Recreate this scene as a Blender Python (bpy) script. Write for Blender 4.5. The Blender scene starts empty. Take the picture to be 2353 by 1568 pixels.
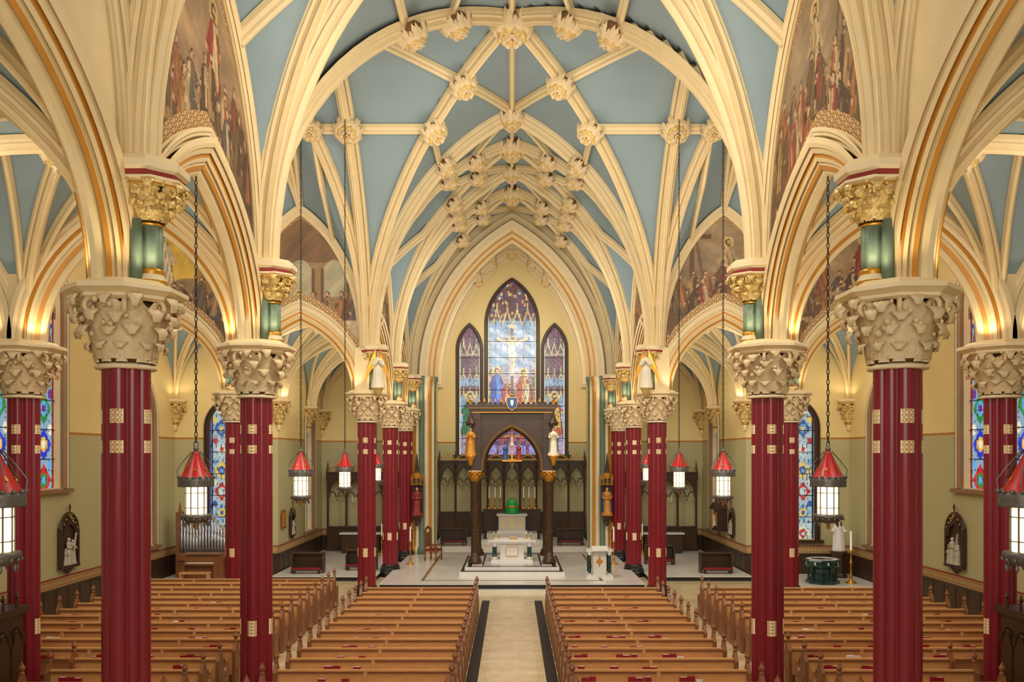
import bpy, math, random
import numpy as np
from mathutils import Vector, Matrix
random.seed(7); rng=np.random.default_rng(7)
pi=math.pi
scn=bpy.context.scene

# ------------------------------------------------------------------ materials
def srgb(c):
    c=np.asarray(c,float); return np.where(c<=.04045,c/12.92,((c+.055)/1.055)**2.4)
def L(r,g,b):
    a=srgb(np.array([r,g,b])/255.); return (float(a[0]),float(a[1]),float(a[2]),1.0)
def sc(c,k): return (min(1,c[0]*k),min(1,c[1]*k),min(1,c[2]*k),1)
def mat(name,col,rough=.6,metal=0.,var=.08,scale=3.,bump=0.,bscale=25.,emit=0.,stretch=None):
    m=bpy.data.materials.new(name); m.use_nodes=True; nt=m.node_tree; b=nt.nodes['Principled BSDF']
    tc=nt.nodes.new('ShaderNodeTexCoord'); no=nt.nodes.new('ShaderNodeTexNoise')
    no.inputs['Scale'].default_value=scale; no.inputs['Detail'].default_value=6
    src=tc.outputs['Object']
    if stretch:
        mp=nt.nodes.new('ShaderNodeMapping'); mp.inputs['Scale'].default_value=stretch
        nt.links.new(src,mp.inputs['Vector']); src=mp.outputs['Vector']
    nt.links.new(src,no.inputs['Vector'])
    mx=nt.nodes.new('ShaderNodeMix'); mx.data_type='RGBA'
    mx.inputs[6].default_value=sc(col,1-var*2); mx.inputs[7].default_value=sc(col,1+var*2)
    nt.links.new(no.outputs['Fac'],mx.inputs[0]); nt.links.new(mx.outputs[2],b.inputs['Base Color'])
    b.inputs['Roughness'].default_value=rough; b.inputs['Metallic'].default_value=metal
    if bump:
        n2=nt.nodes.new('ShaderNodeTexNoise'); n2.inputs['Scale'].default_value=bscale
        nt.links.new(src,n2.inputs['Vector'])
        bp=nt.nodes.new('ShaderNodeBump'); bp.inputs['Strength'].default_value=bump; bp.inputs['Distance'].default_value=.02
        nt.links.new(n2.outputs['Fac'],bp.inputs['Height']); nt.links.new(bp.outputs['Normal'],b.inputs['Normal'])
    if emit:
        b.inputs['Emission Color'].default_value=col; b.inputs['Emission Strength'].default_value=emit
    return m
def vmat(name,emit=0.,rough=.6,base=1.):
    m=bpy.data.materials.new(name); m.use_nodes=True; nt=m.node_tree; b=nt.nodes['Principled BSDF']
    a=nt.nodes.new('ShaderNodeAttribute'); a.attribute_name='Col'
    if base: nt.links.new(a.outputs['Color'],b.inputs['Base Color'])
    else: b.inputs['Base Color'].default_value=(.02,.02,.02,1)
    b.inputs['Roughness'].default_value=rough
    if emit:
        nt.links.new(a.outputs['Color'],b.inputs['Emission Color']); b.inputs['Emission Strength'].default_value=emit
        try: m.cycles.emission_sampling='NONE'
        except Exception: pass
    return m
CREAM=mat('cream_plaster',L(226,204,156),.55,var=.05)
CREAM2=mat('pale_cream_plaster',L(232,213,172),.55,var=.04)
CARVE=mat('carved_stone',L(222,198,154),.5,var=.12,scale=9,bump=.3,bscale=18)
CARVE_SHADE=mat('carved_stone_painted_shade',L(128,92,54),.6,var=.15,scale=9)  # darkened ochre, paints crevice shade behind the carved leaves
GOLD=mat('gilding',L(206,150,56),.35,.75,var=.1,scale=8)
GOLDP=mat('gold_paint_line',L(200,138,50),.45,.2,var=.05)
REDP=mat('red_paint_line',L(140,40,32),.5)
CRIM=mat('crimson_column_paint',L(126,32,42),.26,var=.07,scale=2)
GREENP=mat('green_colonnette_paint',L(104,124,104),.5,var=.08)
BLUE=mat('blue_vault_plaster',L(134,152,156),.8,var=.05,scale=.8)
DWOOD=mat('dark_oak',L(62,42,30),.4,var=.2,scale=4,stretch=(1,1,6))
OAK=mat('honey_oak',L(208,154,98),.38,var=.16,scale=5,stretch=(1,9,9))
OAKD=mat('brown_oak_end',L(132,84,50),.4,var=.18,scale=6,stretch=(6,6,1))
REDB=mat('red_book_cover',L(150,20,32),.5)
PAPER=mat('white_paper',L(235,230,220),.7)
WMARB=mat('white_marble',L(222,218,210),.2,var=.06,scale=2.5)
GMARB=mat('green_marble',L(34,60,56),.15,var=.4,scale=7)
BMARB=mat('black_marble',L(20,23,25),.4,var=.5,scale=6)
IRON=mat('wrought_iron',L(112,110,106),.45,.6,var=.15)
CHAIN=mat('chain_iron',L(52,42,32),.5,.6)
REDM=mat('red_enamel',L(196,22,24),.35,var=.05)
GLOW=mat('lantern_glass',(1,.74,.36,1),.3,emit=4.2)
STONEW=mat('white_statue_marble',L(226,222,214),.45,var=.03)
STONEG=mat('painted_relief_plaster',L(184,172,154),.5,var=.15)
GREENC=mat('green_silk',L(20,160,64),.4,var=.15)
SKIN=mat('painted_skin',L(214,168,132),.5)
HAIR=mat('painted_hair',L(84,54,32),.6)
BLUER=mat('blue_robe',L(48,82,140),.5)
REDR=mat('red_robe',L(150,44,40),.5)
WHITER=mat('cream_robe',L(232,222,196),.5)
BRONZE=mat('bronze_wood',L(74,52,32),.35,.25,var=.35,scale=14)
PIPE=mat('organ_pipe_metal',L(170,172,178),.25,.8)
WAX=mat('candle_wax',L(245,238,220),.5)
LEAD=mat('window_lead',L(30,28,26),.6)
TAN=mat('window_surround',L(140,104,68),.5)
GOLDMIX=mat('parcel_gilt_stone',L(224,186,116),.42,.2,var=.25,scale=10,bump=.3,bscale=20)

def wallmat():
    m=bpy.data.materials.new('two_tone_wall'); m.use_nodes=True; nt=m.node_tree; b=nt.nodes['Principled BSDF']
    g=nt.nodes.new('ShaderNodeNewGeometry'); s=nt.nodes.new('ShaderNodeSeparateXYZ'); nt.links.new(g.outputs['Position'],s.inputs[0])
    r=nt.nodes.new('ShaderNodeValToRGB'); r.color_ramp.interpolation='CONSTANT'
    mp=nt.nodes.new('ShaderNodeMath'); mp.operation='DIVIDE'; mp.inputs[1].default_value=20
    nt.links.new(s.outputs['Z'],mp.inputs[0]); nt.links.new(mp.outputs[0],r.inputs[0])
    e=r.color_ramp.elements; e[0].position=0; e[0].color=L(182,174,130); e[1].position=5.62/20; e[1].color=L(178,120,50)
    x=e.new(5.70/20); x.color=L(228,205,142)
    nt.links.new(r.outputs[0],b.inputs['Base Color']); b.inputs['Roughness'].default_value=.75
    return m
WALL=wallmat()
def stencil(name,c1,c2,scale=7.):
    m=bpy.data.materials.new(name); m.use_nodes=True; nt=m.node_tree; b=nt.nodes['Principled BSDF']
    g=nt.nodes.new('ShaderNodeNewGeometry')
    v=nt.nodes.new('ShaderNodeTexVoronoi'); v.inputs['Scale'].default_value=scale; v.inputs['Randomness'].default_value=.0
    nt.links.new(g.outputs['Position'],v.inputs['Vector'])
    r=nt.nodes.new('ShaderNodeValToRGB'); r.color_ramp.interpolation='CONSTANT'
    e=r.color_ramp.elements; e[0].position=0; e[0].color=c2; e[1].position=.22; e[1].color=c1
    x=e.new(.36); x.color=c2; x=e.new(.5); x.color=c1
    nt.links.new(v.outputs['Distance'],r.inputs[0]); nt.links.new(r.outputs[0],b.inputs['Base Color'])
    b.inputs['Roughness'].default_value=.6
    return m
BAND=stencil('stencilled_band',L(204,172,116),L(124,76,44))
COLB=stencil('column_gold_band',L(240,226,184),L(176,112,44),16.)
def floormat():
    m=bpy.data.materials.new('marble_floor'); m.use_nodes=True; nt=m.node_tree; b=nt.nodes['Principled BSDF']
    g=nt.nodes.new('ShaderNodeNewGeometry'); br=nt.nodes.new('ShaderNodeTexBrick')
    nt.links.new(g.outputs['Position'],br.inputs['Vector'])
    br.offset=0; br.inputs['Scale'].default_value=1; br.inputs['Brick Width'].default_value=.6; br.inputs['Row Height'].default_value=.6
    br.inputs['Mortar Size'].default_value=.004
    br.inputs['Color1'].default_value=L(214,192,152); br.inputs['Color2'].default_value=L(209,187,147); br.inputs['Mortar'].default_value=L(192,168,130)
    no=nt.nodes.new('ShaderNodeTexNoise'); no.inputs['Scale'].default_value=3; no.inputs['Detail'].default_value=8
    nt.links.new(g.outputs['Position'],no.inputs['Vector'])
    mx=nt.nodes.new('ShaderNodeMix'); mx.data_type='RGBA'; mx.blend_type='OVERLAY'; mx.inputs[0].default_value=.35
    nt.links.new(br.outputs['Color'],mx.inputs[6]); nt.links.new(no.outputs['Fac'],mx.inputs[7])
    nt.links.new(mx.outputs[2],b.inputs['Base Color']); b.inputs['Roughness'].default_value=.18
    return m
FLOOR=floormat()
PAINT=vmat('mural_paint',0,.6)
GLASS=vmat('stained_glass',1.05,.3,0)

# ------------------------------------------------------------------ mesh builder
class MB:
    def __init__(s): s.v=[];s.f=[];s.m=[];s.s=[];s.mats=[]
    def mi(s,m):
        if m not in s.mats: s.mats.append(m)
        return s.mats.index(m)
    def add(s,V,F,m,smooth=False,M=None):
        o=len(s.v)
        if M is not None: V=[M@Vector(v) for v in V]
        s.v.extend([(float(v[0]),float(v[1]),float(v[2])) for v in V])
        s.f.extend([tuple(i+o for i in f) for f in F])
        if isinstance(m,list): s.m.extend([s.mi(x) for x in m])
        else: s.m.extend([s.mi(m)]*len(F))
        s.s.extend([smooth]*len(F))
    def box(s,c,d,m,M=None):
        x,y,z=c; a,b,e=d[0]/2,d[1]/2,d[2]/2
        V=[(x+i*a,y+j*b,z+k*e) for i in(-1,1) for j in(-1,1) for k in(-1,1)]
        F=[(0,1,3,2),(4,6,7,5),(0,4,5,1),(2,3,7,6),(0,2,6,4),(1,5,7,3)]
        s.add(V,F,m,False,M)
    def lathe(s,prof,n,m,smooth=True,M=None,c=(0,0,0),rot=0,rf=None):
        V=[];F=[];mm=[]
        for (r,z) in prof:
            for i in range(n):
                a=2*pi*i/n+rot; k=rf(a,z) if rf else 1
                V.append((c[0]+r*k*math.cos(a),c[1]+r*k*math.sin(a),c[2]+z))
        for j in range(len(prof)-1):
            mj=m[min(j,len(m)-1)] if isinstance(m,list) else m
            for i in range(n):
                i2=(i+1)%n; F.append((j*n+i,j*n+i2,(j+1)*n+i2,(j+1)*n+i)); mm.append(mj)
        F.append(tuple(range(n))[::-1]); F.append(tuple((len(prof)-1)*n+i for i in range(n)))
        mm+= [mm[0],mm[-1]]
        s.add(V,F,mm,smooth,M)
    def sph(s,c,r,m,n=10,M=None,smooth=True):
        if not isinstance(r,tuple): r=(r,r,r)
        V=[];F=[];k=max(4,n//2+1)
        for j in range(1,k):
            t=pi*j/k
            for i in range(n):
                a=2*pi*i/n; V.append((c[0]+r[0]*math.sin(t)*math.cos(a),c[1]+r[1]*math.sin(t)*math.sin(a),c[2]+r[2]*math.cos(t)))
        V.append((c[0],c[1],c[2]+r[2])); V.append((c[0],c[1],c[2]-r[2])); T=len(V)-2
        for j in range(k-2):
            for i in range(n): F.append((j*n+i,(j+1)*n+i,(j+1)*n+(i+1)%n,j*n+(i+1)%n))
        for i in range(n): F.append((T,i,(i+1)%n)); F.append((T+1,(k-2)*n+(i+1)%n,(k-2)*n+i))
        s.add(V,F,m,smooth,M)
    def tube(s,pts,rad,m,n=8,M=None,smooth=True,closed=False):
        P=[Vector(p) for p in pts]; V=[];F=[]
        K=len(P)
        if not isinstance(rad,(list,tuple)): rad=[rad]*K
        up=Vector((0,0,1))
        pa=None
        for i,p in enumerate(P):
            if closed: t=(P[(i+1)%K]-P[i-1]).normalized()
            else: t=(P[min(i+1,K-1)]-P[max(i-1,0)]).normalized()
            if pa is None:
                a=t.cross(up)
                if a.length<.05: a=t.cross(Vector((1,0,0)))
            else: a=pa-t*pa.dot(t)
            a.normalize(); pa=a; b=t.cross(a)
            for k in range(n):
                q=2*pi*k/n; V.append(p+(a*math.cos(q)+b*math.sin(q))*rad[i])
        for i in range(K if closed else K-1):
            j=(i+1)%K
            for k in range(n): F.append((i*n+k,i*n+(k+1)%n,j*n+(k+1)%n,j*n+k))
        if not closed: F.append(tuple(range(n))); F.append(tuple((K-1)*n+k for k in range(n))[::-1])
        s.add(V,F,m,smooth,M)
    def grid(s,fn,nu,nv,m,smooth=True,M=None):
        V=[fn(i/(nu-1),j/(nv-1)) for j in range(nv) for i in range(nu)]
        F=[(j*nu+i,j*nu+i+1,(j+1)*nu+i+1,(j+1)*nu+i) for j in range(nv-1) for i in range(nu-1)]
        s.add(V,F,m,smooth,M)
    def prism(s,poly,h,m,M):
        n=len(poly)
        V=[(p[0],p[1],0) for p in poly]+[(p[0],p[1],h) for p in poly]
        F=[tuple(range(n))[::-1],tuple(range(n,2*n))]+[(i,(i+1)%n,n+(i+1)%n,n+i) for i in range(n)]
        s.add(V,F,m,False,M)
    def mesh(s,name):
        me=bpy.data.meshes.new(name); me.from_pydata(s.v,[],s.f)
        for m in s.mats: me.materials.append(m)
        me.polygons.foreach_set('material_index',s.m); me.polygons.foreach_set('use_smooth',s.s)
        me.update(); return me
    def obj(s,name,parent=None,loc=(0,0,0),rz=0):
        return inst(s.mesh(name),name,loc,rz,parent)
def inst(me,name,loc=(0,0,0),rz=0,parent=None,scale=1,rot=None):
    o=bpy.data.objects.new(name,me); scn.collection.objects.link(o); o.location=loc
    if rot is not None: o.rotation_euler=rot
    else: o.rotation_euler=(0,0,rz)
    if not isinstance(scale,tuple): scale=(scale,)*3
    o.scale=scale
    if parent: o.parent=parent
    return o
def empty(name,loc=(0,0,0)):
    o=bpy.data.objects.new(name,None); scn.collection.objects.link(o); o.location=loc; o.empty_display_size=.2; return o

# ------------------------------------------------------------------ arch maths
def Pn(t,r=1.52):
    t=min(1,abs(t)); R=(1+r*r)/2
    return math.sqrt(max(0,R*R-(t+R-1)**2))/r
def sweep(mb,pts,prof,m,org=(0,0),D=None):
    if D is None: D=(1,0)
    S=(-D[1],D[0]); K=len(pts); n=len(prof); V=[];F=[];mm=[]
    for i,(d,z) in enumerate(pts):
        a=pts[max(i-1,0)]; b=pts[min(i+1,K-1)]
        td,tz=b[0]-a[0],b[1]-a[1]; l=math.hypot(td,tz) or 1; td/=l; tz/=l
        nd,nz=tz,-td
        for (s_,h) in prof:
            dd=d+nd*h; zz=z+nz*h
            V.append((org[0]+D[0]*dd+S[0]*s_,org[1]+D[1]*dd+S[1]*s_,zz))
    for i in range(K-1):
        for k in range(n-1):
            F.append((i*n+k,i*n+k+1,(i+1)*n+k+1,(i+1)*n+k)); mm.append(m[k] if isinstance(m,list) else m)
    mb.add(V,F,mm,False)
def sym(half): return half+[(-s,h) for (s,h) in half[::-1]]
def ribprof(w,h):
    return sym([(-w,-.1*h),(-w,.2*h),(-.84*w,.36*h),(-.94*w,.46*h),(-.7*w,.6*h),(-.56*w,.46*h),(-.5*w,.72*h),(-.56*w,.84*h),(-.36*w,1.*h),(-.16*w,.94*h),(-.1*w,1.06*h)])
def smallprof(w,h): return sym([(-w,-.1*h),(-w,.35*h),(-.6*w,.6*h),(-.6*w,.85*h),(-.3*w,h)])
def arcprof(w,h,gold=True):
    half=[(-w,-.05),(-w,.08*h),(-.93*w,.2*h),(-.86*w,.08*h),(-.82*w,.28*h),(-.74*w,.38*h),(-.66*w,.28*h),(-.64*w,.5*h),(-.56*w,.62*h),(-.46*w,.5*h),(-.44*w,.72*h),(-.34*w,.86*h),(-.26*w,.74*h),(-.22*w,.95*h),(-.1*w,1.04*h)]
    p=sym(half); n=len(p)-1; ms=[CREAM]*n
    if gold:
        for k in (2,6,10): ms[k]=GOLDP; ms[n-1-k]=GOLDP
    return p,ms
def archpts(hw,z0,zs,rise,n=20,r=None):
    r=r or max(1.0,rise/hw); P=[]
    if z0 is not None and z0<zs: P.append((-hw,z0)); P.append((-hw,(z0+zs)/2))
    for i in range(2*n+1):
        t=math.sin((i/n-1)*pi/2); P.append((hw*t,zs+rise*Pn(t,r)))
    if z0 is not None and z0<zs: P.append((hw,(z0+zs)/2)); P.append((hw,z0))
    return P

# ------------------------------------------------------------------ rasters for murals and glass
class Ras:
    def __init__(s,x0,x1,z0,z1,res,bg):
        s.x0,s.z0,s.res=x0,z0,res; s.nw=int((x1-x0)*res)+1; s.nh=int((z1-z0)*res)+1
        s.X,s.Z=np.meshgrid(x0+np.arange(s.nw)/res,z0+np.arange(s.nh)/res)
        s.I=np.ones((s.nh,s.nw,3))*np.array(bg)/255.
    def put(s,mask,col,fold=0,ph=0):
        c=np.array(col)/255.
        if fold:
            k=(1-.34*fold+.5*fold*np.abs(np.sin(s.X*fold*22+s.Z*4+ph)))[...,None]
            s.I=np.where(mask[...,None],np.clip(c*k,0,1),s.I)
        else: s.I[mask]=c
    def ell(s,cx,cz,rx,rz,col,**k): s.put(((s.X-cx)/rx)**2+((s.Z-cz)/rz)**2<1,col,**k)
    def rect(s,a,b,c,d,col,**k): s.put((s.X>a)&(s.X<b)&(s.Z>c)&(s.Z<d),col,**k)
    def line(s,x0,z0,x1,z1,w,col):
        dx,dz=x1-x0,z1-z0; l2=dx*dx+dz*dz
        t=np.clip(((s.X-x0)*dx+(s.Z-z0)*dz)/l2,0,1)
        s.put(np.hypot(s.X-x0-t*dx,s.Z-z0-t*dz)<w,col)
    def robe(s,x,z,h,col,w0=.2,w1=.1,lean=0,ph=0):
        t=(s.Z-z)/h; cx=x+lean*t*h
        hw=h*(w0+(w1-w0)*np.clip(t/.8,0,1))
        top=np.where(t>.72,1-((t-.72)/.12)**2,1); hw=hw*np.sqrt(np.clip(top,0,1))
        s.put((t>-.01)&(t<.85)&(np.abs(s.X-cx)<hw+.03),tuple(int(c*.35) for c in col))
        s.put((t>0)&(t<.84)&(np.abs(s.X-cx)<hw),col,fold=1,ph=ph)
    def fig(s,x,z,h,col,col2=None,lean=0,halo=False,skin=(214,170,130),hair=(60,38,26)):
        ph=x*7
        if halo: s.ell(x+lean*.9*h,z+.93*h,.13*h,.13*h,(226,196,116))
        s.robe(x,z,h,col,lean=lean,ph=ph)
        if col2:
            t=(s.Z-z)/h; m=(t>.15)&(t<.8)&(s.X-x-lean*t*h>-.02*h)&(s.X-x-lean*t*h<.16*h*(1-.4*t)); s.put(m,col2,fold=1,ph=ph+2)
        s.line(x+lean*.6*h-.1*h,z+.7*h,x-.2*h,z+.5*h,.035*h,tuple(int(c*.9) for c in col)); s.ell(x-.21*h,z+.48*h,.03*h,.035*h,skin)
        s.line(x+.1*h,z+.7*h,x+.18*h,z+.55*h,.035*h,tuple(int(c*.8) for c in col)); s.ell(x+.19*h,z+.54*h,.03*h,.035*h,skin)
        hx=x+lean*.9*h
        s.ell(hx,z+.93*h,.066*h,.08*h,hair); s.ell(hx+.008*h,z+.915*h,.046*h,.06*h,skin)
        s.ell(hx+.012*h,z+.875*h,.03*h,.028*h,hair if random.random()<.4 else skin)
    def noise(s,amp,sc_=3,seed=0):
        r=np.random.default_rng(seed)
        n=np.zeros_like(s.X)
        for k in range(6):
            a=r.uniform(0,2*pi); f=sc_*(1.6**k); n+=np.sin((s.X*math.cos(a)+s.Z*math.sin(a))*f+r.uniform(0,6)+2*np.sin(s.X*f*.4+s.Z*f*.3))/(1.4**k)
        s.I=np.clip(s.I*(1+amp*n[...,None]),0,1)
    def tint(s,col,k): s.I=s.I*(1-k)+np.array(col)/255.*k
    def desat(s,k): g=s.I.mean(axis=2,keepdims=True); s.I=s.I*(1-k)+g*k
    def get(s,x,z):
        i=int(min(max((x-s.x0)*s.res,0),s.nw-1)); j=int(min(max((z-s.z0)*s.res,0),s.nh-1)); return s.I[j,i]
def strip_mesh(name,org,D,N,off,xs,lo,hi,nz,ras,material,parent=None):
    V=[];Cc=[];F=[];n=len(xs)
    ras.I=srgb(ras.I)
    for i,x in enumerate(xs):
        a,b=lo(x),hi(x)
        for j in range(nz):
            z=a+(b-a)*j/(nz-1)
            V.append((org[0]+D[0]*x+N[0]*off,org[1]+D[1]*x+N[1]*off,z)); c=ras.get(x,z); Cc.extend([c[0],c[1],c[2],1.])
    for i in range(n-1):
        for j in range(nz-1):
            F.append((i*nz+j,(i+1)*nz+j,(i+1)*nz+j+1,i*nz+j+1))
    me=bpy.data.meshes.new(name); me.from_pydata(V,[],F); me.materials.append(material)
    at=me.color_attributes.new('Col','FLOAT_COLOR','POINT'); at.data.foreach_set('color',Cc)
    return inst(me,name,parent=parent)

def mural(kind,hw,z0,z1):
    R=Ras(-hw,hw,z0,z1,44,(150,120,84)); t=(R.Z-z0)/(z1-z0)
    sky={0:((84,60,44),(176,150,112)),1:((56,44,36),(216,170,50)),2:((70,46,32),(128,98,66)),3:((64,56,52),(166,144,112))}[kind]
    k=np.clip(t*1.3-.1,0,1)[...,None]; R.I=(np.array(sky[0])*(1-k)+np.array(sky[1])*k)/255.
    R.noise(.10,1.6,kind+3)
    pal=[(136,50,38),(86,62,44),(166,132,84),(70,70,76),(156,98,46),(96,78,52),(190,166,124),(56,40,34),(146,80,52)]
    zb=z0+1.0
    if kind==2:
        R.rect(-2.3,2.3,zb+1.4,zb+3.2,(150,120,84))
        for a in(-1.2,0,1.2):
            R.rect(a-.38,a+.38,zb+2.0,zb+2.9,(180,180,150)); R.ell(a,zb+2.9,.38,.38,(180,180,150))
            R.rect(a-.5,a-.38,zb+1.4,zb+3.0,(84,60,40)); R.rect(a+.38,a+.5,zb+1.4,zb+3.0,(84,60,40))
        for i in range(9): R.fig(-1.9+i*.48,zb+.75,1.45,pal[i%9],pal[(i+3)%9],halo=(i==4))
        R.rect(-2.2,2.2,zb+.55,zb+1.2,(216,200,166),fold=.4)
        for i in range(4): R.fig(-1.6+i*1.05,zb-.3,1.5,pal[(i*2+1)%9],None,lean=.1)
    else:
        R.put(R.Z<zb+2.6+.35*np.sin(R.X*2.1+kind),(134,104,70)); R.put(R.Z<zb+1.9+.25*np.sin(R.X*3+1+kind),(92,68,44))
        if kind==3:
            R.line(-1.1,zb+2,-1.1,zb+5,.09,(86,62,42)); R.line(-1.7,zb+4.1,-.5,zb+4.1,.08,(86,62,42)); R.line(-.6,zb+2,-1.0,zb+4.2,.05,(100,74,50))
            R.fig(.15,zb+2.5,1.5,(206,184,140),(176,146,100),halo=True)
        if kind==1:
            R.ell(.3,zb+3.2,1.2,1.6,(232,192,70)); R.fig(.3,zb+2.2,2.1,(236,222,190),(206,186,146),halo=True)
            R.ell(-.6,zb+2.4,.6,.25,(140,116,80)); R.ell(.9,zb+2.3,.7,.3,(150,126,86))
        if kind==0:
            R.fig(.35,zb+2.5,1.6,(150,34,30),(204,178,134),halo=True); R.ell(.5,zb+2.45,.8,.25,(92,66,42))
        for i in range(9):
            if kind!=1: R.fig(-2.1+i*.5+random.uniform(-.1,.1),zb+1.9+random.uniform(-.15,.3),1.1,pal[(i*4+kind)%9],pal[(i+kind+2)%9],lean=random.uniform(-.15,.15))
        for i in range(9): R.fig(-2.1+i*.52+random.uniform(-.1,.1),zb+.9+random.uniform(-.1,.4)+.3*abs(i-4)/4,1.35,pal[(i*2+kind)%9],pal[(i+kind)%9],lean=random.uniform(-.15,.15))
        for i in range(8): R.fig(-2.2+i*.6+random.uniform(-.1,.1),zb-.35+random.uniform(0,.3),1.5,pal[(i*3+kind+1)%9],pal[(i+4)%9],lean=random.uniform(-.3,.3))
    R.noise(.06,7,kind+9); R.tint((134,104,70),.32)
    return R

def glass_leads(R,a=.22,b=.22,col=(24,22,22),w=.012):
    m=(np.abs((R.X+.03*np.sin(R.Z*5))%a)<w)|(np.abs((R.Z+.04*np.sin(R.X*6))%b)<w); R.put(m,col)
def glass_center(hw,z0,z1):
    R=Ras(-hw,hw,z0,z1,40,(120,156,196)); H=z1-z0
    t=(R.Z-z0)/H
    R.put(t>.28,(132,162,186)); R.put((t>.28)&(t<.5),(176,164,184)); R.put((t>.46)&(t<.72)&(np.sin(R.X*5+R.Z*9)>.2),(180,194,206))
    R.put((t>.28)&(t<.36),(120,136,84))
    for i in range(8):
        a=-1.3+i*.33; R.rect(a,a+.28,z0+.36*H,z0+(.40+.02*(i%3))*H,(190,152,156)); R.rect(a+.08,a+.2,z0+.40*H,z0+(.43+.02*(i%3))*H,(206,176,150))
    R.put(t>.76,(104,62,62))
    for i in range(110):
        x,z=random.uniform(-hw,hw),z0+H*random.uniform(.76,1); R.ell(x,z,.07,.09,random.choice([(206,164,96),(84,62,124),(170,56,62),(216,194,140),(60,94,150),(120,140,90)]))
    for dx in(-.85,-.28,.28,.85):
        R.line(dx-.25,z0+.74*H,dx,z0+.82*H,.04,(220,186,116)); R.line(dx+.25,z0+.74*H,dx,z0+.82*H,.04,(220,186,116)); R.rect(dx-.03,dx+.03,z0+.82*H,z0+.86*H,(220,186,116))
    cz=z0+.655*H
    R.rect(-.09,.09,z0+.34*H,z0+.73*H,(104,66,38)); R.rect(-.95,.95,cz-.08,cz+.08,(104,66,38)); R.rect(-.24,.24,z0+.715*H,z0+.735*H,(226,210,170))
    sk=(240,206,166)
    R.line(0,cz-.3,-.82,cz+.04,.075,sk); R.line(0,cz-.3,.82,cz+.04,.075,sk)
    R.put((np.abs(R.X)<.18*(1-.25*(cz-.2-R.Z)))&(R.Z<cz-.2)&(R.Z>cz-.95),sk); R.rect(-.2,.2,cz-1.12,cz-.86,(236,230,214))
    R.line(-.06,cz-1.0,-.03,cz-1.95,.085,sk); R.line(.07,cz-1.0,.04,cz-1.95,.085,sk)
    R.ell(.02,cz-.06,.24,.24,(226,172,70)); R.ell(.02,cz-.06,.115,.15,sk); R.ell(.02,cz+.03,.12,.09,(84,48,26))
    zf=z0+.275*H
    R.fig(-1.15,zf+.3,1.7,(206,170,150),(160,90,90)); R.fig(1.15,zf+.2,1.8,(206,146,166),(90,126,90)); R.fig(-.85,zf,2.1,(36,76,170),(70,120,200),halo=True); R.fig(-.4,zf,1.5,(180,50,66),(220,170,90),lean=.1)
    R.fig(.1,zf-.05,1.25,(196,80,96),(130,60,100),lean=-.2); R.fig(.62,zf,2.0,(196,60,46),(226,176,80),halo=True); R.fig(.98,zf-.05,1.6,(206,186,150),(150,70,60))
    R.put(t<.275,(80,54,98)); m=(t<.275)&(((R.X*4+99).astype(int)+(R.Z*4).astype(int))%2==0); R.put(m,(130,82,104))
    R.put((t<.275)&(t>.258),(220,194,126))
    for i in range(5):
        a=-1.1+i*.55; R.put((np.abs(R.X-a)<.2)&(t>.2)&(t<.25),(206,172,116)); R.ell(a,z0+.17*H,.13,.16,(60,106,170)); R.ell(a,z0+.09*H,.16,.2,(176,76,80)); R.rect(a-.2,a+.2,z0,z0+.05*H,(150,134,196))
    R.noise(.07,5,4); R.desat(.06); glass_leads(R,.32,.3)
    R.put(np.abs(np.abs(R.X)-hw+.1)<.035,(206,178,110)); R.put(np.abs(R.X)>hw-.06,(80,44,44))
    return R
def glass_side(hw,z0,z1,rob,rob2):
    R=Ras(-hw,hw,z0,z1,44,(104,72,92)); H=z1-z0; t=(R.Z-z0)/H
    R.put((((R.X*7+99).astype(int)+(R.Z*7).astype(int))%2==0),(134,86,92))
    for k in (.84,.62,.47):
        zz=z0+k*H
        for dx in(-.35,0,.35):
            R.line(dx-.16,zz-.5,dx,zz,.035,(206,188,134)); R.line(dx+.16,zz-.5,dx,zz,.035,(206,188,134)); R.rect(dx-.02,dx+.02,zz,zz+.3,(216,200,154))
        R.rect(-hw,hw,zz-.62,zz-.52,(190,174,134))
    R.rect(-hw,hw,z0+.52*H,z0+.58*H,(140,168,190))
    R.rect(-hw+.12,hw-.12,z0+.2*H,z0+.44*H,(126,164,196)); R.fig(0,z0+.15*H,2.3,rob,rob2,halo=True)
    R.rect(-hw,hw,z0,z0+.15*H,(150,150,194)); R.put((t<.15)&(((R.X*5+99).astype(int)+(R.Z*6).astype(int))%2==0),(170,120,142))
    R.noise(.07,5,6); R.desat(.1); glass_leads(R,.22,.24); R.put(np.abs(np.abs(R.X)-hw+.1)<.04,(186,192,156))
    return R
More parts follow.
